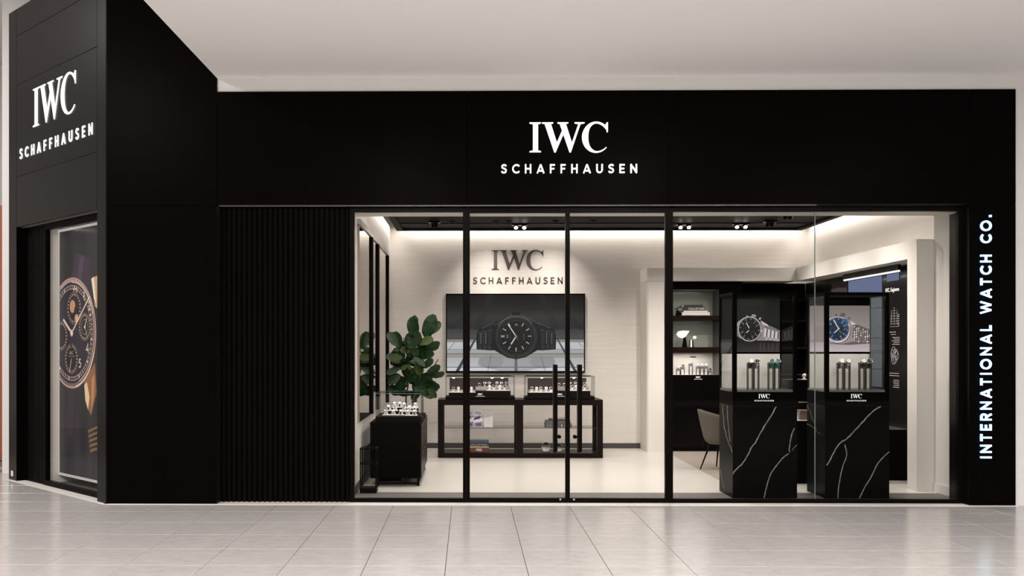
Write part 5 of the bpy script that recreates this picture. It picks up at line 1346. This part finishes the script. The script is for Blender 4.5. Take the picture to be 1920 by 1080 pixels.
yCh = 13.3; xCh = XP(1306, yCh)+.33
ch = thing('tub_chair', 'taupe upholstered tub chair with thin dark legs behind the left pedestal', 'chair', (xCh, yCh, 0))
zs_, zb_3, za = .46, .34, ZP(1306, 767, yCh)
g = MB(); nA = 28; rows = 8; inner = []; outer = []
for i in range(nA+1):
    a = math.radians(180-135+270*i/nA)             # back to the left (-X), opening to the right
    top = za-.16*(abs((i/nA)-.5)*2)**1.5
    for j in range(rows+1):
        s_ = j/rows; z = zb_3+.04+(top-zb_3-.04)*s_; R = .215+.10*s_**.8
        outer.append((xCh+R*1.0*math.cos(a), yCh+R*math.sin(a), z)); R2 = R-.035; inner.append((xCh+R2*math.cos(a), yCh+R2*math.sin(a), z))
n1 = rows+1; no = len(outer)
F = []
for i in range(nA):
    for j in range(rows): F += [(i*n1+j, (i+1)*n1+j, (i+1)*n1+j+1, i*n1+j+1), (no+i*n1+j, no+i*n1+j+1, no+(i+1)*n1+j+1, no+(i+1)*n1+j)]
    F += [(i*n1+rows, (i+1)*n1+rows, no+(i+1)*n1+rows, no+i*n1+rows), (i*n1, no+i*n1, no+(i+1)*n1, (i+1)*n1)]
for i in (0, nA):
    for j in range(rows): F.append((i*n1+j, i*n1+j+1, no+i*n1+j+1, no+i*n1+j))
g.add(outer+inner, F, True); g.build('backrest', 'taupe', ch)
g = MB(); g.lathe((xCh, yCh, 0), [(.001, zb_3), (.17, zb_3), (.205, zb_3+.03), (.20, zb_3+.07), (.001, zb_3+.07)], 28); g.build('seat_shell', 'taupe', ch)
g = MB(); g.lathe((xCh+.02, yCh, 0), [(.001, zb_3+.072), (.17, zb_3+.072), (.185, zb_3+.10), (.175, zb_3+.125), (.001, zb_3+.135)], 28); g.build('seat_cushion', 'taupe', ch)
for sx, sy in ((-1, 0), (0, 1), (1, 0), (0, -1)): MB().cyl((xCh+sx*.15, yCh+sy*.15, zb_3), (xCh+sx*.28, yCh+sy*.27, .001), .014, 10, .008).build('leg', 'bmetal', ch)

# ================================================================== CEILING SPOTS in the raft
def twin_spot(px, py, gap, label, lit=True, Y=None, rot=0):
    z = rz-.02; d = (PPY-py)/FPX; Y_ = (z-EYE)/d
    x = XP(px, Y_); o = thing('twin_spotlight', label, 'spotlight', (x, Y_, rz), 'twin spotlights in the ceiling raft')
    B(x-gap/2-.06, x+gap/2+.06, Y_-.05, Y_+.05, rz+.004, rz+.03, c=.003).build('housing', 'black', o)
    for q in (-1, 1):
        c = Vector((x+q*gap/2, Y_, rz)); dr = Vector((0, -.75 if lit else .6, -.66)).normalized()
        h = MB(); h.cyl(c-dr*.02, c+dr*.05, .034, 18); hh = h.build('lamp_head', 'black', o)
        e = c+dr*.0503; l = MB(); l.cyl(e, e+dr*.002, .026, 18); l.build('lens', 'lens' if lit else 'lensdim', hh)
    return o
twin_spot(975, 426, .125, 'lit twin spotlight above the rear wall letters')
twin_spot(1283, 426, .125, 'lit twin spotlight above the cream portal column')
twin_spot(1388.5, 425.5, .125, 'lit twin spotlight behind the left marble pedestal top')
twin_spot(1444, 421, .07, 'turned away twin spotlight at the right of the raft', lit=False)
twin_spot(1478, 407, .07, 'turned away twin spotlight nearest the right glass joint', lit=False)
twin_spot(815, 421, .05, 'turned away twin spotlight at the left end of the raft', lit=False)
for i, (px, py) in enumerate(((847, 417), (931, 417), (953, 416), (1042, 416), (1113, 416))):
    z = rz+.017; Y_ = (z-EYE)/((PPY-py)/FPX); x = XP(px, Y_)
    o = thing('ceiling_downlight', f'small dark round downlight, {ORD[i]} from the left in the raft', 'downlight', (x, Y_, z), 'round downlights in the raft')
    g = MB(); g.lathe((x, Y_, rz+.012), [(.05, 0), (.05, .016), (.038, .016), (.038, 0), (.05, 0)], 20); g.build('ring', 'bsatin', o)
    MB().cyl((x, Y_, rz+.022), (x, Y_, rz+.027), .037, 20).build('diffuser', 'lensdim', o)
for a, b, m in ((801, 808, 0), (824, 828, 0)):
    pass
